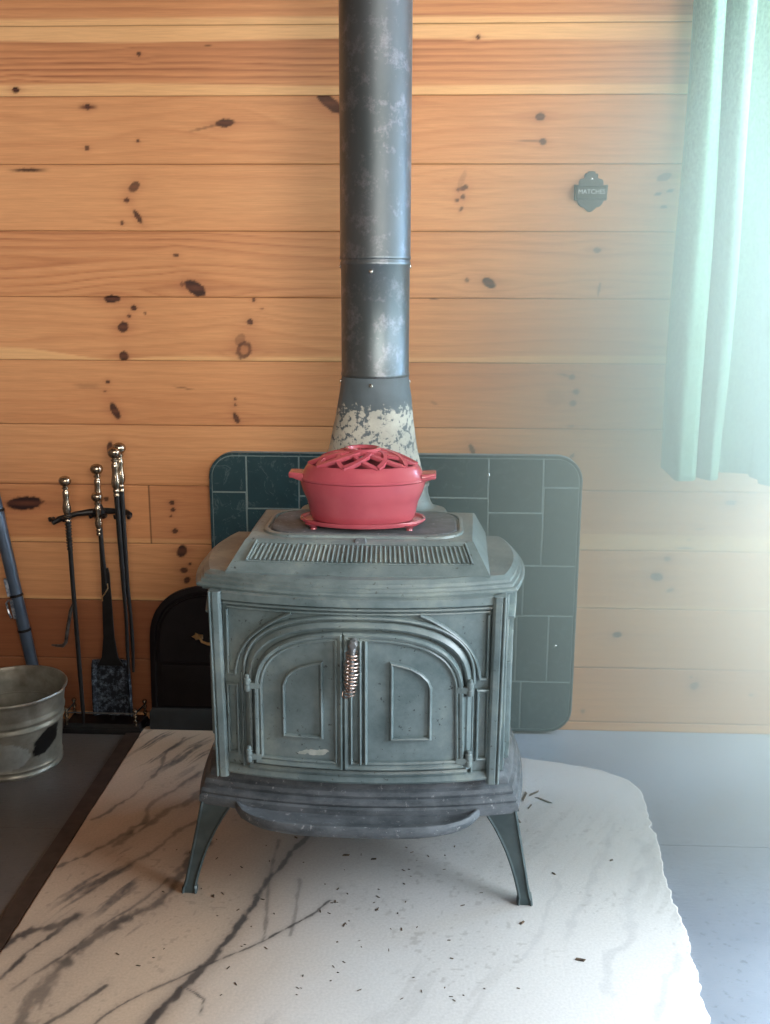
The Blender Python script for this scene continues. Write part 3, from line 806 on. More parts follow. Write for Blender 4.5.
dl, dff = door_leaf(-.250 + .004, -.0335)
left = dl.build('door', IRON, stove, 35); left['label'] = 'left stove door with no handle and a pale scuff at its foot'
pn = MB(); pl_ = [(-.168, .457), (-.168, .582), (-.160, .603), (-.147, .617), (-.128, .628), (-.105, .636), (-.078, .642), (-.078, .457)]
pn.ridge(pl_, dff, bead(.0042, .0065), True, .008); pn.build('raised_panel', IRON, left, 40)
dr, dff = door_leaf(-.0325, .250)
for x, w_ in ((-.008, .0035), (.013, .0045), (.025, .0045)):
    dr.ridge([(x, .396), (x, .700)], dff, bead(w_, .009), step=.05)
right = dr.build('door', IRON, stove, 35); right['label'] = 'right stove door carrying the coiled handle'
pn = MB(); pr_ = [(.085, .457), (.085, .643), (.110, .637), (.132, .629), (.152, .616), (.167, .600), (.174, .582), (.174, .457)]
pn.ridge(pr_, dff, bead(.0042, .0065), True, .008); pn.build('raised_panel', IRON, right, 40)
sc_ = MB(); rs = random.Random(5)
for (cx, cz, w_, h_) in ((-.095, .418, .030, .0075), (-.075, .422, .016, .005), (-.125, .414, .012, .004)):
    P = [(cx + w_ * math.cos(2 * math.pi * k / 22) * rs.uniform(.7, 1.1), cz + h_ * math.sin(2 * math.pi * k / 22) * rs.uniform(.6, 1.2)) for k in range(22)]
    sc_.loft([[front(x, z, .0108) for x, z in P], [front(x, z, .0114) for x, z in P]])
sc_.build('scuff_mark', SCUFF, left, 30)
# hinges: knuckle on a short strap
for hx, hz, s in ((-.254, .580, -1), (-.254, .400, -1), (.266, .580, 1), (.266, .402, 1)):
    h = MB(); x, y, z = front(hx, hz, .020)
    h.lathe([(.0, -.020), (.006, -.019), (.0085, -.014), (.0085, -.004), (.0068, -.003), (.0068, .001), (.0085, .002), (.0085, .012), (.0060, .015), (.0060, .021), (.003, .023), (0, .0235)], 14, (x, y, z), cap0=False, cap1=False)
    a = x - s * .030
    h.box(min(a, x), max(a, x), y - .005, y + .008, z - .012, z + .003)
    h.build('hinge', IRON, stove, 35, .001)
# coiled door handle
hx, hy, hz = front(-.002, .640, .030)
hd = MB(); hd.tube([(hx + .001, hy + .020, .700), (hx + .001, hy - .004, .699), (hx - .001, hy - .012, .692), (hx - .002, hy - .014, .670), (hx - .003, hy - .014, .640), (hx - .005, hy - .012, .605), (hx - .008, hy - .008, .582)],
                   [.008, .009, .0095, .0060, .0060, .0060, .0050], 12)
hd.lathe([(0, -.006), (.011, -.005), (.0115, .004), (.008, .009), (0, .010)], 6, (0, 0, 0), cap0=False, cap1=False, M=Matrix.Translation((hx + .001, hy - .012, .700)) @ Matrix.Rotation(R(90), 4, 'X'))
handle = hd.build('door_handle', simple('handle_iron', (.22, .23, .24), (.32, .33, .34), 50, .35, .6), right, 40)
cp = []; NT_ = 12
for k in range(NT_ * 14 + 1):
    t = k / (NT_ * 14); a = 2 * math.pi * NT_ * t
    r = .0115 + .0045 * math.sin(math.pi * min(1, t * 1.15)) + .0015 * math.sin(a * .37)
    z = .684 - .106 * t; cx = hx - .0015 - .006 * t * t; cy = hy - .014 + .006 * t ** 2
    cp.append((cx + r * math.cos(a), cy + r * math.sin(a), z))
ex, ey, ez = cp[-1]
cp += [(ex - .012, ey - .002, ez - .004), (ex - .020, ey, ez - .010), (ex - .030, ey + .002, ez - .006), (ex - .028, ey + .004, ez + .004), (ex - .016, ey + .002, ez + .004)]
MB().tube(cp, .0021, 6).build('handle_coil', simple('copper_wire', (.42, .28, .22), (.62, .52, .48), 90, .3, 1), handle, 60)['label'] = 'loose coppery wire coil round the handle'

# legs
for sx in (-1, 1):
    for sy in (-1, 1):
        L = MB(); rings = []
        for z, xi, xo, yf, yb in ((.250, .305, .386, -.240, -.155), (.236, .312, .389, -.240, -.165), (.205, .330, .394, -.238, -.178), (.170, .347, .400, -.237, -.190), (.135, .362, .406, -.237, -.198), (.100, .374, .412, -.238, -.203),
                                  (.065, .384, .418, -.240, -.208), (.035, .391, .423, -.242, -.212), (.018, .394, .427, -.244, -.212), (.014, .392, .430, -.247, -.210), (0, .392, .431, -.248, -.209)):
            w = xo - xi; q = .004
            r = [(xi, yf + q), (xi + q, yf), (xi + q * 2, yf + .004), (xo - q * 2, yf + .004), (xo - q, yf), (xo, yf + q), (xo, yb), (xo - min(.02, w * .5), yb), (xi + .004, yf + .022), (xi, yf + .018)]
            rings.append([(sx * x, -sy * y, z) if sy > 0 else (sx * x, y, z) for x, y in r])
        L.loft([[(x + sx * .010 * (1 - z / .25) * (1.2 if sx < 0 else .2), y, z) for x, y, z in r] for r in rings]); L.build('leg', SHADEDIRON, stove, 40)

# flue collar behind the griddle
fc = MB()
fc.lathe([(.205, .824), (.205, .872), (.200, .880), (.176, .884), (.165, .892), (.158, .905), (.152, .925), (.150, .945), (.154, .948), (.154, .956), (.148, .957)], 40, (.005, .272, 0), 1, .56)
fc.build('flue_collar', IRON, stove, 35)
bk = MB(); bk.box(-.20, .20, .18, .375, .60, .828); bk.build('flue_box', IRON, stove, 35, .01)

# ------------------------------------------------------------------ stovepipe
PX, PY = -.046, -.470
pipe = thing('stovepipe', 'tall dark steel stovepipe rising from back of the stove', 'pipe', (PX, PY, .945))


def ring_(hx, hy, z, cx=0):
    return [(cx + hx * math.cos(2 * math.pi * k / 56), hy * math.sin(2 * math.pi * k / 56), z - .945) for k in range(56)]


b_ = MB().loft([ring_(.1465, .0865, .9575, -.008), ring_(.1430, .0865, .970, -.008), ring_(.1225, .086, 1.046, -.006), ring_(.108, .088, 1.125, -.003), ring_(.099, .090, 1.190, 0), ring_(.0925, .0915, 1.232, 0), ring_(.0905, .0905, 1.252, 0), ring_(.088, .088, 1.254, 0)], True, True, True)
b_.build('pipe_adapter', FLAKE, pipe, 40)['label'] = 'flared adapter with flaking pale paint'
b_ = MB().loft([ring_(.0905, .0905, 1.246), ring_(.0930, .0930, 1.249), ring_(.0930, .0930, 1.256), ring_(.0912, .0912, 1.259), ring_(.0912, .0912, 1.535), ring_(.0935, .0935, 1.538), ring_(.0935, .0935, 1.545), ring_(.0918, .0918, 1.548), ring_(.0918, .0918, 1.560)])
b_.build('pipe_section', PIPE, pipe, 40)
b_ = MB().loft([ring_(.0930, .0930, 1.552), ring_(.0945, .0945, 1.554), ring_(.0945, .0945, 1.559), ring_(.0930, .0930, 1.562), ring_(.0930, .0930, 2.62)])
b_.build('pipe_section', PIPE, pipe, 40)
for a, z, r in ((-94, 1.521, .0915), (-2, 1.535, .0915), (-178, 1.535, .0915), (-94, 1.228, .0925), (-2, 1.232, .0925), (-178, 1.232, .0925)):
    M = Matrix.Rotation(R(a), 4, 'Z') @ Matrix.Translation((r, 0, z - .945)) @ Matrix.Rotation(R(90), 4, 'Y')
    MB().lathe([(.0055, -.002), (.0055, .002), (.004, .0035), (.0015, .0036), (0, .002)], 10, cap0=True, cap1=False, M=M).build('screw', CHROME, pipe, 40)

# ------------------------------------------------------------------ red enamel steamer on its trivet
GZ = .8986
tv = thing('trivet', 'red enamel oval trivet lying on the stove griddle under the steamer', 'trivet', (-.062, -.748, GZ))
BR = .62
o_ = MB()
o_.lathe([(.10, .009), (.148, .009), (.1545, .011), (.1585, .017), (.157, .0215), (.152, .0205), (.148, .0155), (.10, .0150)], 64, (0, 0, 0), 1, BR, False, False)
o_.lathe([(.10, .010), (.10, .0150)], 64, (0, 0, 0), 1, BR, True, True)
o_.build('trivet_plate', ENAMEL, tv, 40)
for a in (-38, -142, 38, 142):
    x, y = .150 * math.cos(R(a)), .150 * BR * math.sin(R(a))
    MB().lathe([(.005, 0), (.0085, .001), (.0075, .004), (.013, .010), (.021, .0145)], 16, (x, y, 0), 1, .8).build('foot', ENAMEL, tv, 50)

pot = thing('steamer_pot', 'red enamel oval steamer pot with lattice lid on top of the stove', 'pot', (-.062, -.748, GZ + .016))
pot.scale = (.97, .97, 1.04)
p = MB()
p.lathe([(.118, 0), (.130, .001), (.1345, .006), (.138, .020), (.1440, .046), (.1475, .052), (.1560, .072), (.1610, .088), (.1625, .0965), (.1590, .0970), (.1560, .086), (.150, .068), (.141, .040), (.134, .014), (.10, .010)], 72, (0, 0, 0), 1, BR, True, True)
p.build('pot_body', ENAMEL, pot, 32)
for s in (-1, 1):
    h = MB(); rings = []
    for x, w, z0, z1 in ((.150, .036, .094, .114), (.165, .034, .098, .115), (.178, .031, .102, .116), (.186, .029, .102, .1165), (.1885, .026, .104, .115)):
        rings.append([(s * x, -w, (z0 + z1) / 2 - .004), (s * x, -w * .9, z0), (s * x, w * .9, z0), (s * x, w, (z0 + z1) / 2 - .004), (s * x, w, (z0 + z1) / 2 + .004), (s * x, w * .9, z1), (s * x, -w * .9, z1), (s * x, -w, (z0 + z1) / 2 + .004)])
    h.loft(rings); h.build('handle', ENAMEL, pot, 45, .002)
lid = MB()
lid.lathe([(.1560, .0975), (.1640, .0985), (.1640, .1035), (.1600, .1065), (.1500, .1230), (.1430, .1330), (.1380, .1355), (.1340, .1345), (.1360, .130), (.146, .115), (.1560, .100)], 72, (0, 0, 0), 1, BR, False, False)
lid_o = lid.build('lid', ENAMEL, pot, 35); lid_o['label'] = 'lattice lid with open diamonds'
lt = MB()


def dome(r, a):                                                     # r 0 at the shoulder, 1 at the ring on top
    rx = .1370 + (.044 - .1370) * r; ry = .1370 * BR + (.041 - .1370 * BR) * r
    return (rx * math.cos(a), ry * math.sin(a), .1345 + .030 * math.sin(r * math.pi / 2 * .95))


NB = 10
for d in (-1, 1):
    for k in range(NB):
        a0 = 2 * math.pi * k / NB; rings = []
        for j in range(11):
            r = j / 10; a = a0 + d * r * R(46)
            c = Vector(dome(r, a)); c2 = Vector(dome(r + .02, a + d * R(46) * .02)); t = (c2 - c).normalized()
            nrm = Vector((c.x * .4, c.y * .9, .12)).normalized(); w = t.cross(nrm).normalized(); hw = .0068 - .0018 * r
            zof = .0012 * d
            rings.append([tuple(c - w * hw + nrm * (zof)), tuple(c - w * hw * .8 + nrm * (.004 + zof)), tuple(c + w * hw * .8 + nrm * (.004 + zof)), tuple(c + w * hw + nrm * zof), tuple(c + w * hw - nrm * .005), tuple(c - w * hw - nrm * .005)])
        lt.loft(rings)
lt.build('lid_lattice', ENAMEL, lid_o, 40)
kn = MB(); kn.lathe([(.033, .160), (.044, .1585), (.0475, .1640), (.0475, .1720), (.044, .1745), (.0375, .1735), (.034, .167)], 48, (0, 0, 0), 1, .94, False, False)
kn.lathe([(.0345, .160), (.0345, .1640)], 48, (0, 0, 0), 1, .94)
kn.build('lid_ring', ENAMEL, lid_o, 40)

# ------------------------------------------------------------------ tiled wall shield behind the stove
sh_o = thing('hearth_board', 'dark green slate tile heat shield with rounded corners leaning on wall behind stove', 'heat shield', (0, 0, 0))
BX0, BX1, BZ0, BZ1, BRD = -.6135, .598, .0, .952, .082


def rr(x0, x1, z0, z1, r, n=10):
    P = []
    for cx, cz, a0 in ((x1 - r, z0 + r, -90), (x1 - r, z1 - r, 0), (x0 + r, z1 - r, 90), (x0 + r, z0 + r, 180)):
        for k in range(n + 1):
            a = R(a0 + 90 * k / n); P.append((cx + r * math.cos(a), cz + r * math.sin(a)))
    return P


def clip(poly, x0, x1, z0, z1):
    for ax, v, s in ((0, x0, 1), (0, x1, -1), (1, z0, 1), (1, z1, -1)):
        out = []
        for i in range(len(poly)):
            a, b = poly[i - 1], poly[i]; ia = (a[ax] - v) * s >= 0; ib = (b[ax] - v) * s >= 0
            if ia != ib:
                t = (v - a[ax]) / (b[ax] - a[ax]); out.append((a[0] + (b[0] - a[0]) * t, a[1] + (b[1] - a[1]) * t))
            if ib: out.append(b)
        poly = out
        if not poly: break
    return poly


YF = -.004
mb = MB()
o0 = rr(BX0, BX1, BZ0, BZ1, BRD); o1 = rr(BX0 + .003, BX1 - .003, BZ0 + .003, BZ1 - .003, BRD - .003)
mb.loft([[(x, .026, z) for x, z in o0], [(x, YF - .002, z) for x, z in o0], [(x, YF - .0035, z) for x, z in o1]])
mb.build('backing_board', GROUT, sh_o, 30)
TILES = [(-.615, -.490, .822, .96), (-.615, -.492, .452, .822), (-.490, -.318, .768, .96), (-.492, -.318, .455, .768), (-.318, -.103, .812, .96), (-.318, -.103, .458, .812), (-.103, .297, .812, .96),
         (-.103, .299, .583, .812), (.297, .473, .764, .96), (.299, .476, .587, .764), (.473, .60, .849, .96), (.476, .60, .587, .849), (.420, .60, .415, .587), (.245, .420, .413, .585),
         (.403, .509, .181, .415), (.509, .60, .181, .415), (.424, .60, 0, .181), (.250, .424, 0, .181), (.250, .403, .181, .413),
         (-.615, -.40, .230, .452), (-.615, -.46, 0, .230), (-.40, -.20, .200, .455), (-.46, -.20, 0, .200), (-.20, .04, .240, .458), (-.20, .10, 0, .240), (.04, .245, .240, .458), (.10, .250, 0, .240), (-.103, .245, .458, .583)]
inner = rr(BX0 + .011, BX1 - .011, BZ0 + .011, BZ1 - .011, BRD - .011, 14)
ti = MB(); g = .0026
for x0, x1, z0, z1 in TILES:
    P = clip(inner, x0 + g, x1 - g, z0 + g, z1 - g); e = .0012
    if len(P) < 3: continue
    Q = clip(rr(BX0 + .011 + e, BX1 - .011 - e, BZ0 + .011 + e, BZ1 - .011 - e, BRD - .011 - e, 14), x0 + g + e, x1 - g - e, z0 + g + e, z1 - g - e)
    d = random.uniform(-.0004, .0004)
    if len(Q) == len(P): ti.loft([[(x, YF - .002, z) for x, z in P], [(x, YF - .0050 + d, z) for x, z in P], [(x, YF - .0058 + d, z) for x, z in Q]])
    else: ti.loft([[(x, YF - .002, z) for x, z in P], [(x, YF - .0056 + d, z) for x, z in P]])
# raised border round the tiles
ti.build('tile_facing', TILE, sh_o, 20)
bo = MB(); A_ = rr(BX0, BX1, BZ0, BZ1, BRD, 14); B_ = rr(BX0 + .009, BX1 - .009, BZ0 + .009, BZ1 - .009, BRD - .009, 14)
n = len(A_)
bo.loft([[(x, YF + .001, z) for x, z in A_], [(x, YF - .0045, z) for x, z in A_], [(x, YF - .0062, z) for x, z in rr(BX0 + .002, BX1 - .002, BZ0 + .002, BZ1 - .002, BRD - .002, 14)],
         [(x, YF - .0062, z) for x, z in rr(BX0 + .007, BX1 - .007, BZ0 + .007, BZ1 - .007, BRD - .007, 14)], [(x, YF - .003, z) for x, z in B_]], True, False, False)
bo.build('border', TILE, sh_o, 30)
for x, z in ((.2955, .8886), (.532, .310), (-.29, .31)):
    MB().lathe([(.005, 0), (.005, .002), (.0035, .0035), (0, .004)], 12, cap0=True, cap1=False, M=Matrix.Translation((x, YF - .005, z)) @ Matrix.Rotation(R(90), 4, 'X')).build('screw', CHROME, sh_o, 40)

# ------------------------------------------------------------------ arched black cover leaning on the wall
cv = thing('fireplace_cover', 'black arched metal fireplace cover with brass handle, leaning on wall left of stove', 'fireplace cover', (-.600, -.052, .0005), 0)
cv.rotation_euler = (R(-1.0), 0, 0)


def tomb(hw, h, sh_, n=14, z0=0.0):
    P = [(hw * 1.02, z0)]
    for k in range(n + 1):
        a = math.pi / 2 * k / n; c = math.cos(a) ** (2 / 2.5); s = math.sin(a) ** (2 / 2.5); P.append((hw * c, sh_ + (h - sh_) * s))
    Q = [(-x, z) for x, z in P[::-1] if abs(x) > 1e-6]
    return P + Q


o_ = MB(); T0 = tomb(.228, .507, .30); T1 = tomb(.222, .501, .30, z0=.004); T2 = tomb(.206, .484, .295, z0=.02)
o_.loft([[(x, .022, z) for x, z in T0], [(x, .004, z) for x, z in T0], [(x, 0, z) for x, z in T1], [(x, -.001, z) for x, z in tomb(.210, .489, .297, z0=.016)], [(x, .006, z) for x, z in T2]])
o_.build('body', COVER, cv, 30)
d_ = MB(); D0 = [(x, z) for x, z in tomb(.198, .476, .292, z0=.238)]
d_.loft([[(x, .008, z) for x, z in D0], [(x, .001, z) for x, z in D0], [(x * .975, -.003, .238 + .006 + (z - .238) * .965) for x, z in D0]])
d_.build('upper_panel', COVER, cv, 30)
MB().loft([[(-.19, .008, .085), (.19, .008, .085), (.19, .008, .228), (-.19, .008, .228)], [(-.19, .001, .085), (.19, .001, .085), (.19, .001, .228), (-.19, .001, .228)], [(-.183, -.002, .091), (.183, -.002, .091), (.183, -.002, .222), (-.183, -.002, .222)]]).build('lower_panel', COVER, cv, 30)
MB().loft([[(-.236, .024, 0), (.236, .024, 0), (.236, -.008, 0), (-.236, -.008, 0)], [(-.236, .024, .06), (.236, .024, .06), (.236, -.008, .06), (-.236, -.008, .06)], [(-.228, .02, .076), (.228, .02, .076), (.228, -.002, .076), (-.228, -.002, .076)]]).build('plinth', simple('blue_black_paint', (.010, .016, .020), (.016, .024, .03), 20, .45), cv, 30)
hb = MB()
for s in (-1, 1):
    cx, cz = s * .052, .334
    P = [(cx + s * .030, cz), (cx + s * .020, cz + .006), (cx + s * .017, cz + .014), (cx + s * .008, cz + .009), (cx - s * .008, cz + .007), (cx - s * .008, cz - .007), (cx + s * .008, cz - .009), (cx + s * .017, cz - .012), (cx + s * .020, cz - .006)]
    hb.loft([[(x, 0, z) for x, z in P], [(x, -.006, z) for x, z in P], [(cx + (x - cx) * .8, -.008, cz + (z - cz) * .8) for x, z in P]])
hb.tube([(-.050, -.006, .336), (-.050, -.020, .334), (-.043, -.026, .324), (-.025, -.028, .318), (0, -.028, .316), (.025, -.028, .318), (.043, -.026, .324), (.050, -.020, .334), (.050, -.006, .336)], [.005, .005, .0045, .005, .006, .005, .0045, .005, .005], 10)
hb.build('handle', BRASS, cv, 40)['label'] = 'ornate brass handle'

# ------------------------------------------------------------------ fireplace tools on their stand
KNOB = [(0, .058), (.008, .0575), (.0165, .053), (.0205, .045), (.0200, .036), (.0150, .028), (.0085, .024), (.0085, .021), (.0115, .019), (.0115, .015), (.0080, .012), (.0080, .008), (.0105, .005), (.0110, -.004), (.0095, -.020), (.0110, -.034), (.0140, -.052), (.0130, -.064), (.0085, -.074), (.0105, -.078), (.0105, -.084), (.0080, -.087), (.0100, -.091), (.0100, -.097), (.0060, -.100)]


def turned(parent, x, y, z, s=1.0, tilt=(0, 0)):
    M = Matrix.Translation((x, y, z)) @ Matrix.Rotation(tilt[0], 4, 'X') @ Matrix.Rotation(tilt[1], 4, 'Y')
    return MB().lathe([(r * s, q * s) for r, q in KNOB[::-1]], 24, M=M).build('handle', PEWTER, parent, 40)


SX, SY = -.985, -.030
st = thing('fire_tool_stand', 'black iron fire tool stand with gallery rail and brass-knobbed post', 'tool stand', (SX, SY, -.010))
b = MB()
b.loft([[(x, y, z) for x, y in ((-.150 + i, -.055 + i), (.124 - i, -.055 + i), (.132 - i, .045 - i), (-.150 + i, .045 - i))] for z, i in ((0, 0), (.010, 0), (.016, .003), (.016, .006), (.030, .010), (.033, .013))])
b.build('base', BLACK, st, 30)
for x, y in ((-.132, -.047), (.104, -.047), (.116, .032), (-.132, .032)):
    MB().lathe([(.005, .030), (.005, .040), (.0075, .043), (.0075, .049), (.004, .052), (.004, .058), (.0075, .062), (.0075, .068), (.004, .071), (.0045, .078), (.008, .082), (.008, .089), (.004, .093), (0, .094)], 14, (x, y, 0), cap1=False).build('rail_post', PEWTER, st, 40)
for (x0, y0), (x1, y1) in (((-.132, -.047), (.104, -.047)), ((.104, -.047), (.116, .032)), ((-.132, -.047), (-.132, .032))):
    MB().tube([(x0, y0, .074), (x1, y1, .074)], .0030, 8).build('rail', BLACK if x0 != x1 and y0 != y1 else simple('dull_rail', (.10, .10, .10), (.2, .2, .2), 60, .35, .8), st)
MB().tube([(.010, 0, .03), (.010, 0, .40), (.008, 0, .80)], [.0085, .0080, .0075], 12).build('post', BLACK, st)
turned(st, .008, 0, .866, 1.0)
cb = MB()
cb.tube([(-.122, -.075, .742), (-.105, -.060, .752), (-.06, -.022, .762), (.008, .007, .766), (.06, .008, .766), (.098, -.002, .764), (.118, -.018, .760)], [.008, .010, .009, .012, .009, .010, .008], 10, sq=.8)
for x, y in ((-.100, -.062), (.014, -.012), (.096, -.014)):
    cb.tube([(x - .021, y - .002, .756), (x - .022, y - .030, .756), (x - .021, y - .034, .764)], .0055, 8)
    cb.tube([(x + .021, y - .002, .756), (x + .022, y - .030, .756), (x + .021, y - .034, .764)], .0055, 8)
cb.lathe([(.012, .740), (.017, .744), (.017, .756), (.022, .760), (.022, .772), (.014, .778), (.010, .790)], 16, (.008, 0, 0))
cb.build('crossbar', BLACK, st, 45)

pk = thing('fire_poker', 'black hooked fire poker with a spring coil, hanging leftmost on the stand', 'poker', (-1.050, -.118, .045), 0, None)
MB().tube([(0, 0, .735), (.001, 0, .5), (.004, .0, .25), (.006, 0, .05), (.006, 0, .0)], [.0075, .0072, .0075, .0068, .003], 10).build('shaft', BLACK, pk)
MB().tube([(.002, 0, .425), (-.010, -.004, .40), (-.022, -.010, .34), (-.030, -.014, .292), (-.040, -.016, .280), (-.058, -.018, .281), (-.076, -.020, .284)], [.0055, .006, .006, .006, .006, .005, .0025], 10).build('hook', simple('worn_iron_tip', (.02, .02, .02), (.10, .095, .09), 60, .4, .5), pk)
turned(pk, -.002, 0, .790, .95)
cp = [(.010 * math.cos(a) * (1 - .2 * k / 170), .010 * math.sin(a) * (1 - .2 * k / 170), .745 - .145 * k / 170) for k in range(171) for a in (2 * math.pi * k / 12,)]
MB().tube(cp, .0022, 6).build('spring_coil', BLACK, pk, 60)

sv = thing('fire_shovel', 'black fire shovel with pitted wide scoop hanging at middle of stand', 'shovel', (-.970, -.054, .050), 0)
MB().tube([(0, 0, .660), (.004, 0, .55), (.010, -.002, .46)], .0075, 10).build('shaft', BLACK, sv)
MB().loft([[(.010 - w, y - .003, z), (.010 + w, y - .003, z), (.010 + w, y + .005, z), (.010 - w, y + .005, z)] for z, w, y in ((.520, .010, -.002), (.50, .014, -.003), (.40, .016, -.004), (.28, .019, -.006), (.21, .028, -.008), (.180, .045, -.008))]).build('shank', BLACK, sv, 40, .002)
sc = MB()
prof = [(-.058, -.010), (-.053, -.013), (-.042, -.003), (.062, -.002), (.072, -.012), (.077, -.009)]
back = [(.078, -.004), (.066, .004), (-.044, .003), (-.060, -.005)]
rr_ = []
for z, s, dy in ((0, 1.0, -.004), (.06, 1.0, -.003), (.13, .99, 0), (.175, .95, .001), (.200, .86, -.002)):
    rr_.append([(x * s, y + dy, z) for x, y in prof + back])
sc.loft(rr_)
sc.build('scoop', SHOVEL, sv, 30)
turned(sv, -.003, 0, .722, .92)
cp = [(.018, -.012, .47), (.020, -.016, .455), (.008, -.018, .435), (.000, -.018, .425), (-.002, -.014, .410)]
MB().tube(cp, .0022, 6).build('wire_tie', BRASS, sv, 60)

tg = thing('fire_tongs', 'black fire tongs with two brass handles hanging rightmost on the stand', 'tongs', (-.890, -.085, .215), 0)
for s in (-1, 1):
    ox = .0060 * s; oy = .008 * s
    a_ = MB().tube([(ox, oy, .680), (ox, oy, .62), (ox * .8 + .002, oy, .45), (ox * .6 + .004, oy, .30), (ox * .9 + .008, oy, .20), (ox * 1.1 + .008, oy, .10), (ox + .006, oy, 0)], [.0085, .0085, .0080, .0070, .0055, .0060, .0045], 10).build('arm', BLACK, tg)
    turned(tg, ox, oy, .676 + .030 + (.012 if s > 0 else 0), 1.02)

# ------------------------------------------------------------------ galvanised bucket
BC = (-1.212, -.288)
bu = thing('bucket', 'dented galvanised steel ash bucket on the grey floor', 'bucket', (BC[0], BC[1], -.010))
prof = [(.120, .012), (.140, .010), (.1430, 0), (.1465, .001), (.1475, .008), (.1440, .013), (.1430, .018), (.1440, .022), (.1475, .026), (.1460, .030), (.1450, .036), (.1480, .075), (.1520, .130), (.1545, .150), (.1590, .154), (.1590, .160), (.1565, .164), (.1560, .172), (.1615, .177), (.1625, .186), (.1600, .192), (.1620, .215), (.1670, .243), (.1700, .248), (.1735, .250), (.1745, .255), (.1720, .259), (.1680, .258), (.1655, .250), (.1600, .212), (.1560, .165), (.150, .12), (.148, .10)]
fine = [prof[0]]
for (r0, z0), (r1, z1) in zip(prof[:-1], prof[1:]):
    k = max(1, int(math.hypot(r1 - r0, z1 - z0) / .005))
    for j in range(1, k + 1): fine.append((r0 + (r1 - r0) * j / k, z0 + (z1 - z0) * j / k))
NB_ = 160; bm_ = MB(); rings = []
for r, z in fine:
    ring = []
    for k in range(NB_):
        a = 2 * math.pi * k / NB_
        dent = .006 * math.exp(-((math.degrees(a) - 350) / 9) ** 2) * min(1, max(0, (z - .2) / .05)) + .002 * math.sin(3 * a + 1) * (z / .26)
        ring.append(((r + dent) * math.cos(a), (r + dent) * math.sin(a), z + .003 * math.sin(2 * a) * max(0, (z - .22) / .04)))
    rings.append(ring)
bm_.loft(rings, True, True, False)
bo_ = bm_.build('bucket_body', GALV, bu, 35)
V = np.array([v.co[:] for v in bo_.data.vertices]); ang = np.degrees(np.arctan2(V[:, 1], V[:, 0])); zz = V[:, 2]
c = np.tile([.30, .30, .26], (len(V), 1)) * (.8 + .4 * fbm(ang / 14, zz * 40, 71))[:, None]
outside = np.hypot(V[:, 0], V[:, 1]) > .1445 + .06 * (zz - .04)
wv_ = 10 * (fbm(ang / 9, zz * 60, 72) - .5)
e1 = ((ang + 92) / 44) ** 2 + ((zz - .078) / .050) ** 2 + .3 * (fbm(ang / 5, zz * 90, 73) - .5)
c = lerp(c, np.array([.44, .48, .47]), (sst(1.0, .93, e1) * (zz < .145))[:, None])
e2 = ((ang + wv_ + 26) / 21) ** 2 + ((zz - .108 - .0010 * (ang + 26)) / .038) ** 2 + .5 * (fbm(ang / 4, zz * 110, 78) - .5)
c = lerp(c, np.array([.012, .011, .010]), (sst(1.0, .8, e2) * (zz < .150))[:, None])
e3 = sst(.55, .75, fbm(ang / 20, zz * 12, 75)) * (zz > .19) * .5
c = lerp(c, np.array([.16, .13, .10]), e3[:, None])
colors(bo_.data, c)
MB().lathe([(.0, .128), (.06, .134), (.10, .126), (.14, .118), (.151, .116)], 48, cap0=False, cap1=False).build('ash_bed', ASH, bu, 60)

# ------------------------------------------------------------------ steel tube leaning behind the bucket
T0, T1 = Vector((-1.214, -.020, -.008)), Vector((-1.385, -.006, 1.15))
ax_ = (T1 - T0); LEN = ax_.length
tb = thing('metal_tube', 'slender blue-grey metal tube leaning on the wall behind bucket', 'tube', T0)
M = ax_.to_track_quat('Z', 'Y').to_matrix().to_4x4()
MB().lathe([(.017, 0), (.0200, .004), (.0200, LEN - .01), (.015, LEN)], 24, M=M).build('tube_body', TUBE, tb, 40)
for z in (.345, .47, .765):
    MB().lathe([(.0195, z - .004), (.0225, z - .002), (.0225, z + .004), (.0195, z + .006)], 24, M=M, cap0=False, cap1=False).build('collar', BLACK, tb, 40)
cl = MB()
cl.loft([[(x, y, z) for x, y in ((.004, -.026), (.024, -.016), (.022, -.006), (.002, -.016))] for z in (.395, .40, .455, .46)])
cl.loft([[(x, y, z) for x, y in ((.006, -.029), (.027, -.018), (.023, -.008), (.002, -.018))] for z in (.475, .48, .53, .535)])
cl.tube([(.015, -.024, .46), (.016, -.034, .45), (.020, -.030, .415), (.026, -.022, .40)], .004, 8)
for i, v in enumerate(cl.v): cl.v[i] = tuple(M @ Vector(v))
cl.build('clamp', simple('scuffed_clamp', (.10, .14, .20), (.5, .55, .62), 90, .35, .7), tb, 40)

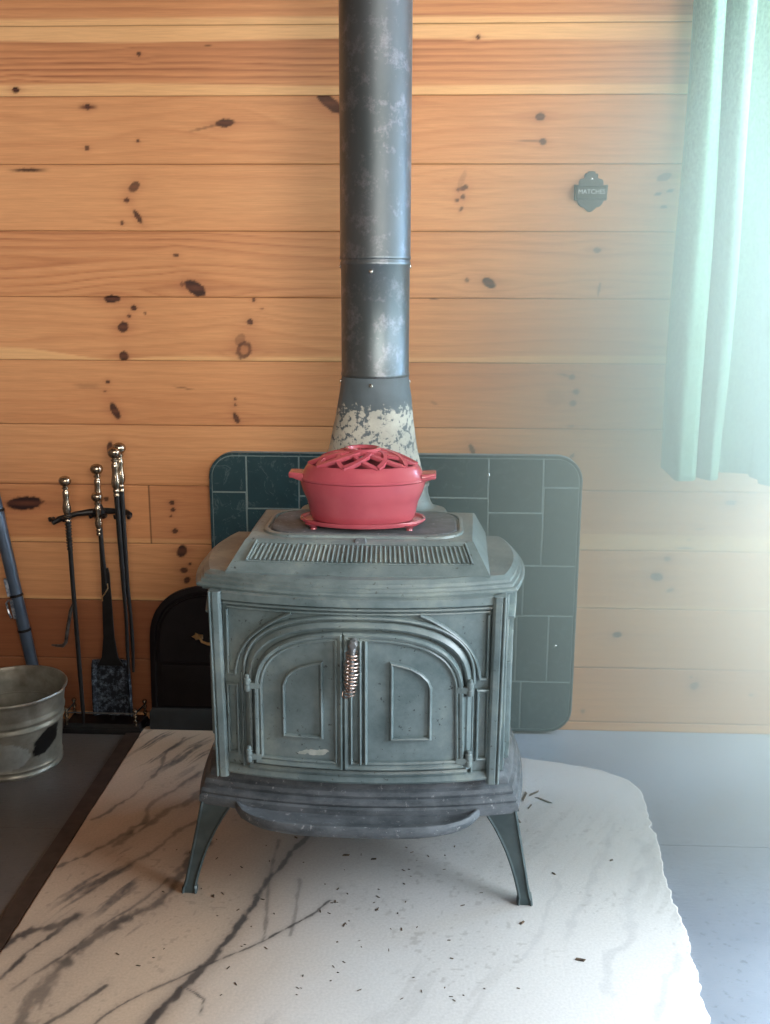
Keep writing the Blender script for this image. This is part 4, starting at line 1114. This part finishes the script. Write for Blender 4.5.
# ------------------------------------------------------------------ match holder on the wall
mh = thing('match_holder', 'small dark cast iron match holder with crested back, hung on wall', 'match holder', (.585, WY - .001, 1.766))
half = [(0, .058), (.010, .057), (.013, .050), (.018, .052), (.021, .045), (.020, .038), (.026, .036), (.034, .034), (.037, .027), (.037, .018), (.050, .019), (.050, -.026), (.040, -.028), (.036, -.038), (.028, -.046), (.020, -.047), (.013, -.054), (.006, -.060), (0, -.061)]
P = half + [(-x, z) for x, z in half[-2:0:-1]]
m_ = MB(); m_.loft([[(x, 0, z) for x, z in P], [(x, -.005, z) for x, z in P], [(x * .96, -.0065, z * .96) for x, z in P]])
m_.build('back_plate', SIGN, mh, 30)
pk_ = MB(); pk_.loft([[(-.046, -.005, -.026), (.046, -.005, -.026), (.046, -.024, -.026), (-.046, -.024, -.026)], [(-.048, -.005, .016), (.048, -.005, .016), (.048, -.030, .016), (-.048, -.030, .016)],
                     [(-.045, -.008, .016), (.045, -.008, .016), (.045, -.027, .016), (-.045, -.027, .016)], [(-.044, -.008, -.018), (.044, -.008, -.018), (.044, -.022, -.018), (-.044, -.022, -.018)]])
pk_.ridge([(-.042, -.022), (.042, -.022), (.042, .012), (-.042, .012)], lambda x, z, o=0: (x, -.024 - .006 * (z + .026) / .042 - o, z), bead(.0015, .0015), True)
pk_.build('pocket', SIGN, mh, 30)
MB().lathe([(.0042, 0), (.0042, .002), (0, .003)], 12, cap0=True, cap1=False, M=Matrix.Translation((0, -.006, .037)) @ Matrix.Rotation(R(90), 4, 'X')).build('nail', CHROME, mh, 40)
fc_ = bpy.data.curves.new('lettering', 'FONT'); fc_.body = 'MATCHES'; fc_.size = .0185; fc_.align_x = 'CENTER'; fc_.align_y = 'CENTER'; fc_.extrude = .0008; fc_.materials.append(SIGNTXT)
fo = bpy.data.objects.new('lettering_outline', fc_); COL.objects.link(fo); bpy.context.view_layer.update()
lm = bpy.data.meshes.new_from_object(fo.evaluated_get(bpy.context.evaluated_depsgraph_get())); bpy.data.objects.remove(fo, do_unlink=True)
fo = bpy.data.objects.new('lettering', lm); COL.objects.link(fo); fo.parent = mh; fo.location = (0, -.0290, -.004); fo.rotation_euler = (R(90 + 8), 0, 0)

# ------------------------------------------------------------------ curtain
def curtain(name, pts, z0f, ztop_, mat_, label):
    """cloth hanging in folds: pts = [(x, y)] along the rod, bottom edge z0f(x)"""
    P = [Vector(p) for p in pts]; Q = []
    for i in range(len(P) - 1):
        a = P[max(i - 1, 0)]; b = P[i]; c_ = P[i + 1]; d = P[min(i + 2, len(P) - 1)]
        for j in range(8):
            t = j / 8; Q.append(.5 * (2 * b + (c_ - a) * t + (2 * a - 5 * b + 4 * c_ - d) * t * t + (3 * b - a - 3 * c_ + d) * t ** 3))
    Q.append(P[-1]); rows = 60; X = np.zeros((rows, len(Q))); Y = X.copy(); Z = X.copy()
    for r in range(rows):
        t = r / (rows - 1)
        for k, p in enumerate(Q):
            zb = z0f(p.x); z = zb + (ztop_ - zb) * t
            sw = .006 * math.sin(p.x * 60 + z * 2.2) * (1 - t) + .004 * math.sin(z * 5 + p.x * 20)
            X[r, k] = p.x + sw + (.014 * (1 - t) * (-1 if p.x < .9 else .3)); Y[r, k] = p.y + .012 * math.sin(z * 3 + p.x * 30) * (1 - t) ; Z[r, k] = z
    co, q = grid_mesh(name, X, Y, Z); me = mesh_from(name, co, q, mat_)
    for p in me.polygons: p.use_smooth = True
    o = bpy.data.objects.new(name, me); COL.objects.link(o)
    sm = o.modifiers.new('thickness', 'SOLIDIFY'); sm.thickness = .0018; sm.offset = 0
    return o


cpts = [(.846, -.040), (.838, -.075), (.848, -.120), (.880, -.150), (.912, -.135), (.922, -.095), (.930, -.085), (.942, -.120), (.965, -.150), (.992, -.140), (1.002, -.095), (1.008, -.066), (1.03, -.060), (1.07, -.060), (1.100, -.064), (1.108, -.10), (1.125, -.145), (1.16, -.155), (1.19, -.13), (1.21, -.09), (1.24, -.08), (1.29, -.09), (1.31, -.14), (1.36, -.15), (1.40, -.10), (1.45, -.075)]
ct = curtain('curtain', cpts, lambda x: .905 + (.026 * max(0, (.875 - x) / .04)) + (.008 if 1.0 < x < 1.10 else 0) - (.012 if x > 1.11 else 0), 2.40, CLOTH, '')
tag(ct, 'pale green curtain hanging in folds over the bright window', 'curtain')
rod = MB().tube([(.80, -.09, 2.41), (2.62, -.09, 2.41)], .010, 12).build('curtain_rod', BLACK); tag(rod, 'black curtain rod above the window', 'curtain rod')

# ------------------------------------------------------------------ bark crumbs and splinters lying on the hearth
db = MB(); rn = random.Random(11)


def chip(x, y, L, w, h, a):
    ca, sa = math.cos(a), math.sin(a)
    base_ = [(-L, -w * .4), (L * .7, -w), (L, w * .3), (-L * .6, w)]
    f = lambda s, z: [(x + (u * ca - v * sa) * s, y + (u * sa + v * ca) * s, z) for u, v in base_]
    db.loft([f(1, .0004), f(1.05, h * .6), f(.7, h)])


for k in range(90):
    u, v = rn.random(), rn.random()
    x = -.52 + .72 * u + .18 * rn.gauss(0, 1) * .4; y = -1.36 + .62 * v
    chip(x, y, rn.uniform(.002, .0065), rn.uniform(.0009, .0022), rn.uniform(.0008, .002), rn.uniform(0, 6.3))
for x, y, L in ((-.105, -.80, .010), (-.03, -.815, .008), (-.25, -.72, .006), (-.42, -1.0, .006), (.44, -.86, .006), (.60, -.79, .006), (.40, -.46, .03), (.43, -.44, .025), (.455, -.48, .028), (.41, -.52, .016), (.37, -.60, .012), (.46, -1.2, .012), (.34, -1.07, .008)):
    chip(x, y, L, max(.0012, L * .16) if L > .012 else L * .45, .003, rn.uniform(0, 3.1))
tag(db.build('hearth_debris', CHIP, None, 30), 'bark crumbs and splinters scattered over the marble hearth', 'debris', None, 'stuff')

# ------------------------------------------------------------------ added haze volume imitating window glare in front of the curtain
m = NT('glare_haze'); m.t.nodes.remove(m.b)
vs = m.n('ShaderNodeVolumePrincipled'); vs.inputs['Color'].default_value = (.88, .985, .82, 1); vs.inputs['Anisotropy'].default_value = 0.15
tc = m.n('ShaderNodeTexCoord'); ln = m.n('ShaderNodeVectorMath', operation='LENGTH'); m.l(tc, 'Object', ln, 0)
mr = m.n('ShaderNodeMapRange', interpolation_type='SMOOTHSTEP', i_1=1.0, i_2=0.38, i_3=0.0, i_4=1.75); m.l(ln, 'Value', mr, 0); m.l(mr, 0, vs, 'Density')
m.l(vs, 0, m.out, 'Volume')
hz = MB()
hz.lathe([(math.sin(math.pi * k / 20), -math.cos(math.pi * k / 20)) for k in range(21)], 40, cap0=False, cap1=False)
for i, v in enumerate(hz.v): hz.v[i] = (v[0], v[1], max(v[2], -.556))
h = hz.build('haze', m.m); h.location = (1.27, -.66, .95); h.scale = (1.50, .66, 1.70)
tag(h, 'pale green haze volume added to imitate glare from the curtained window', 'haze', None, 'stuff')
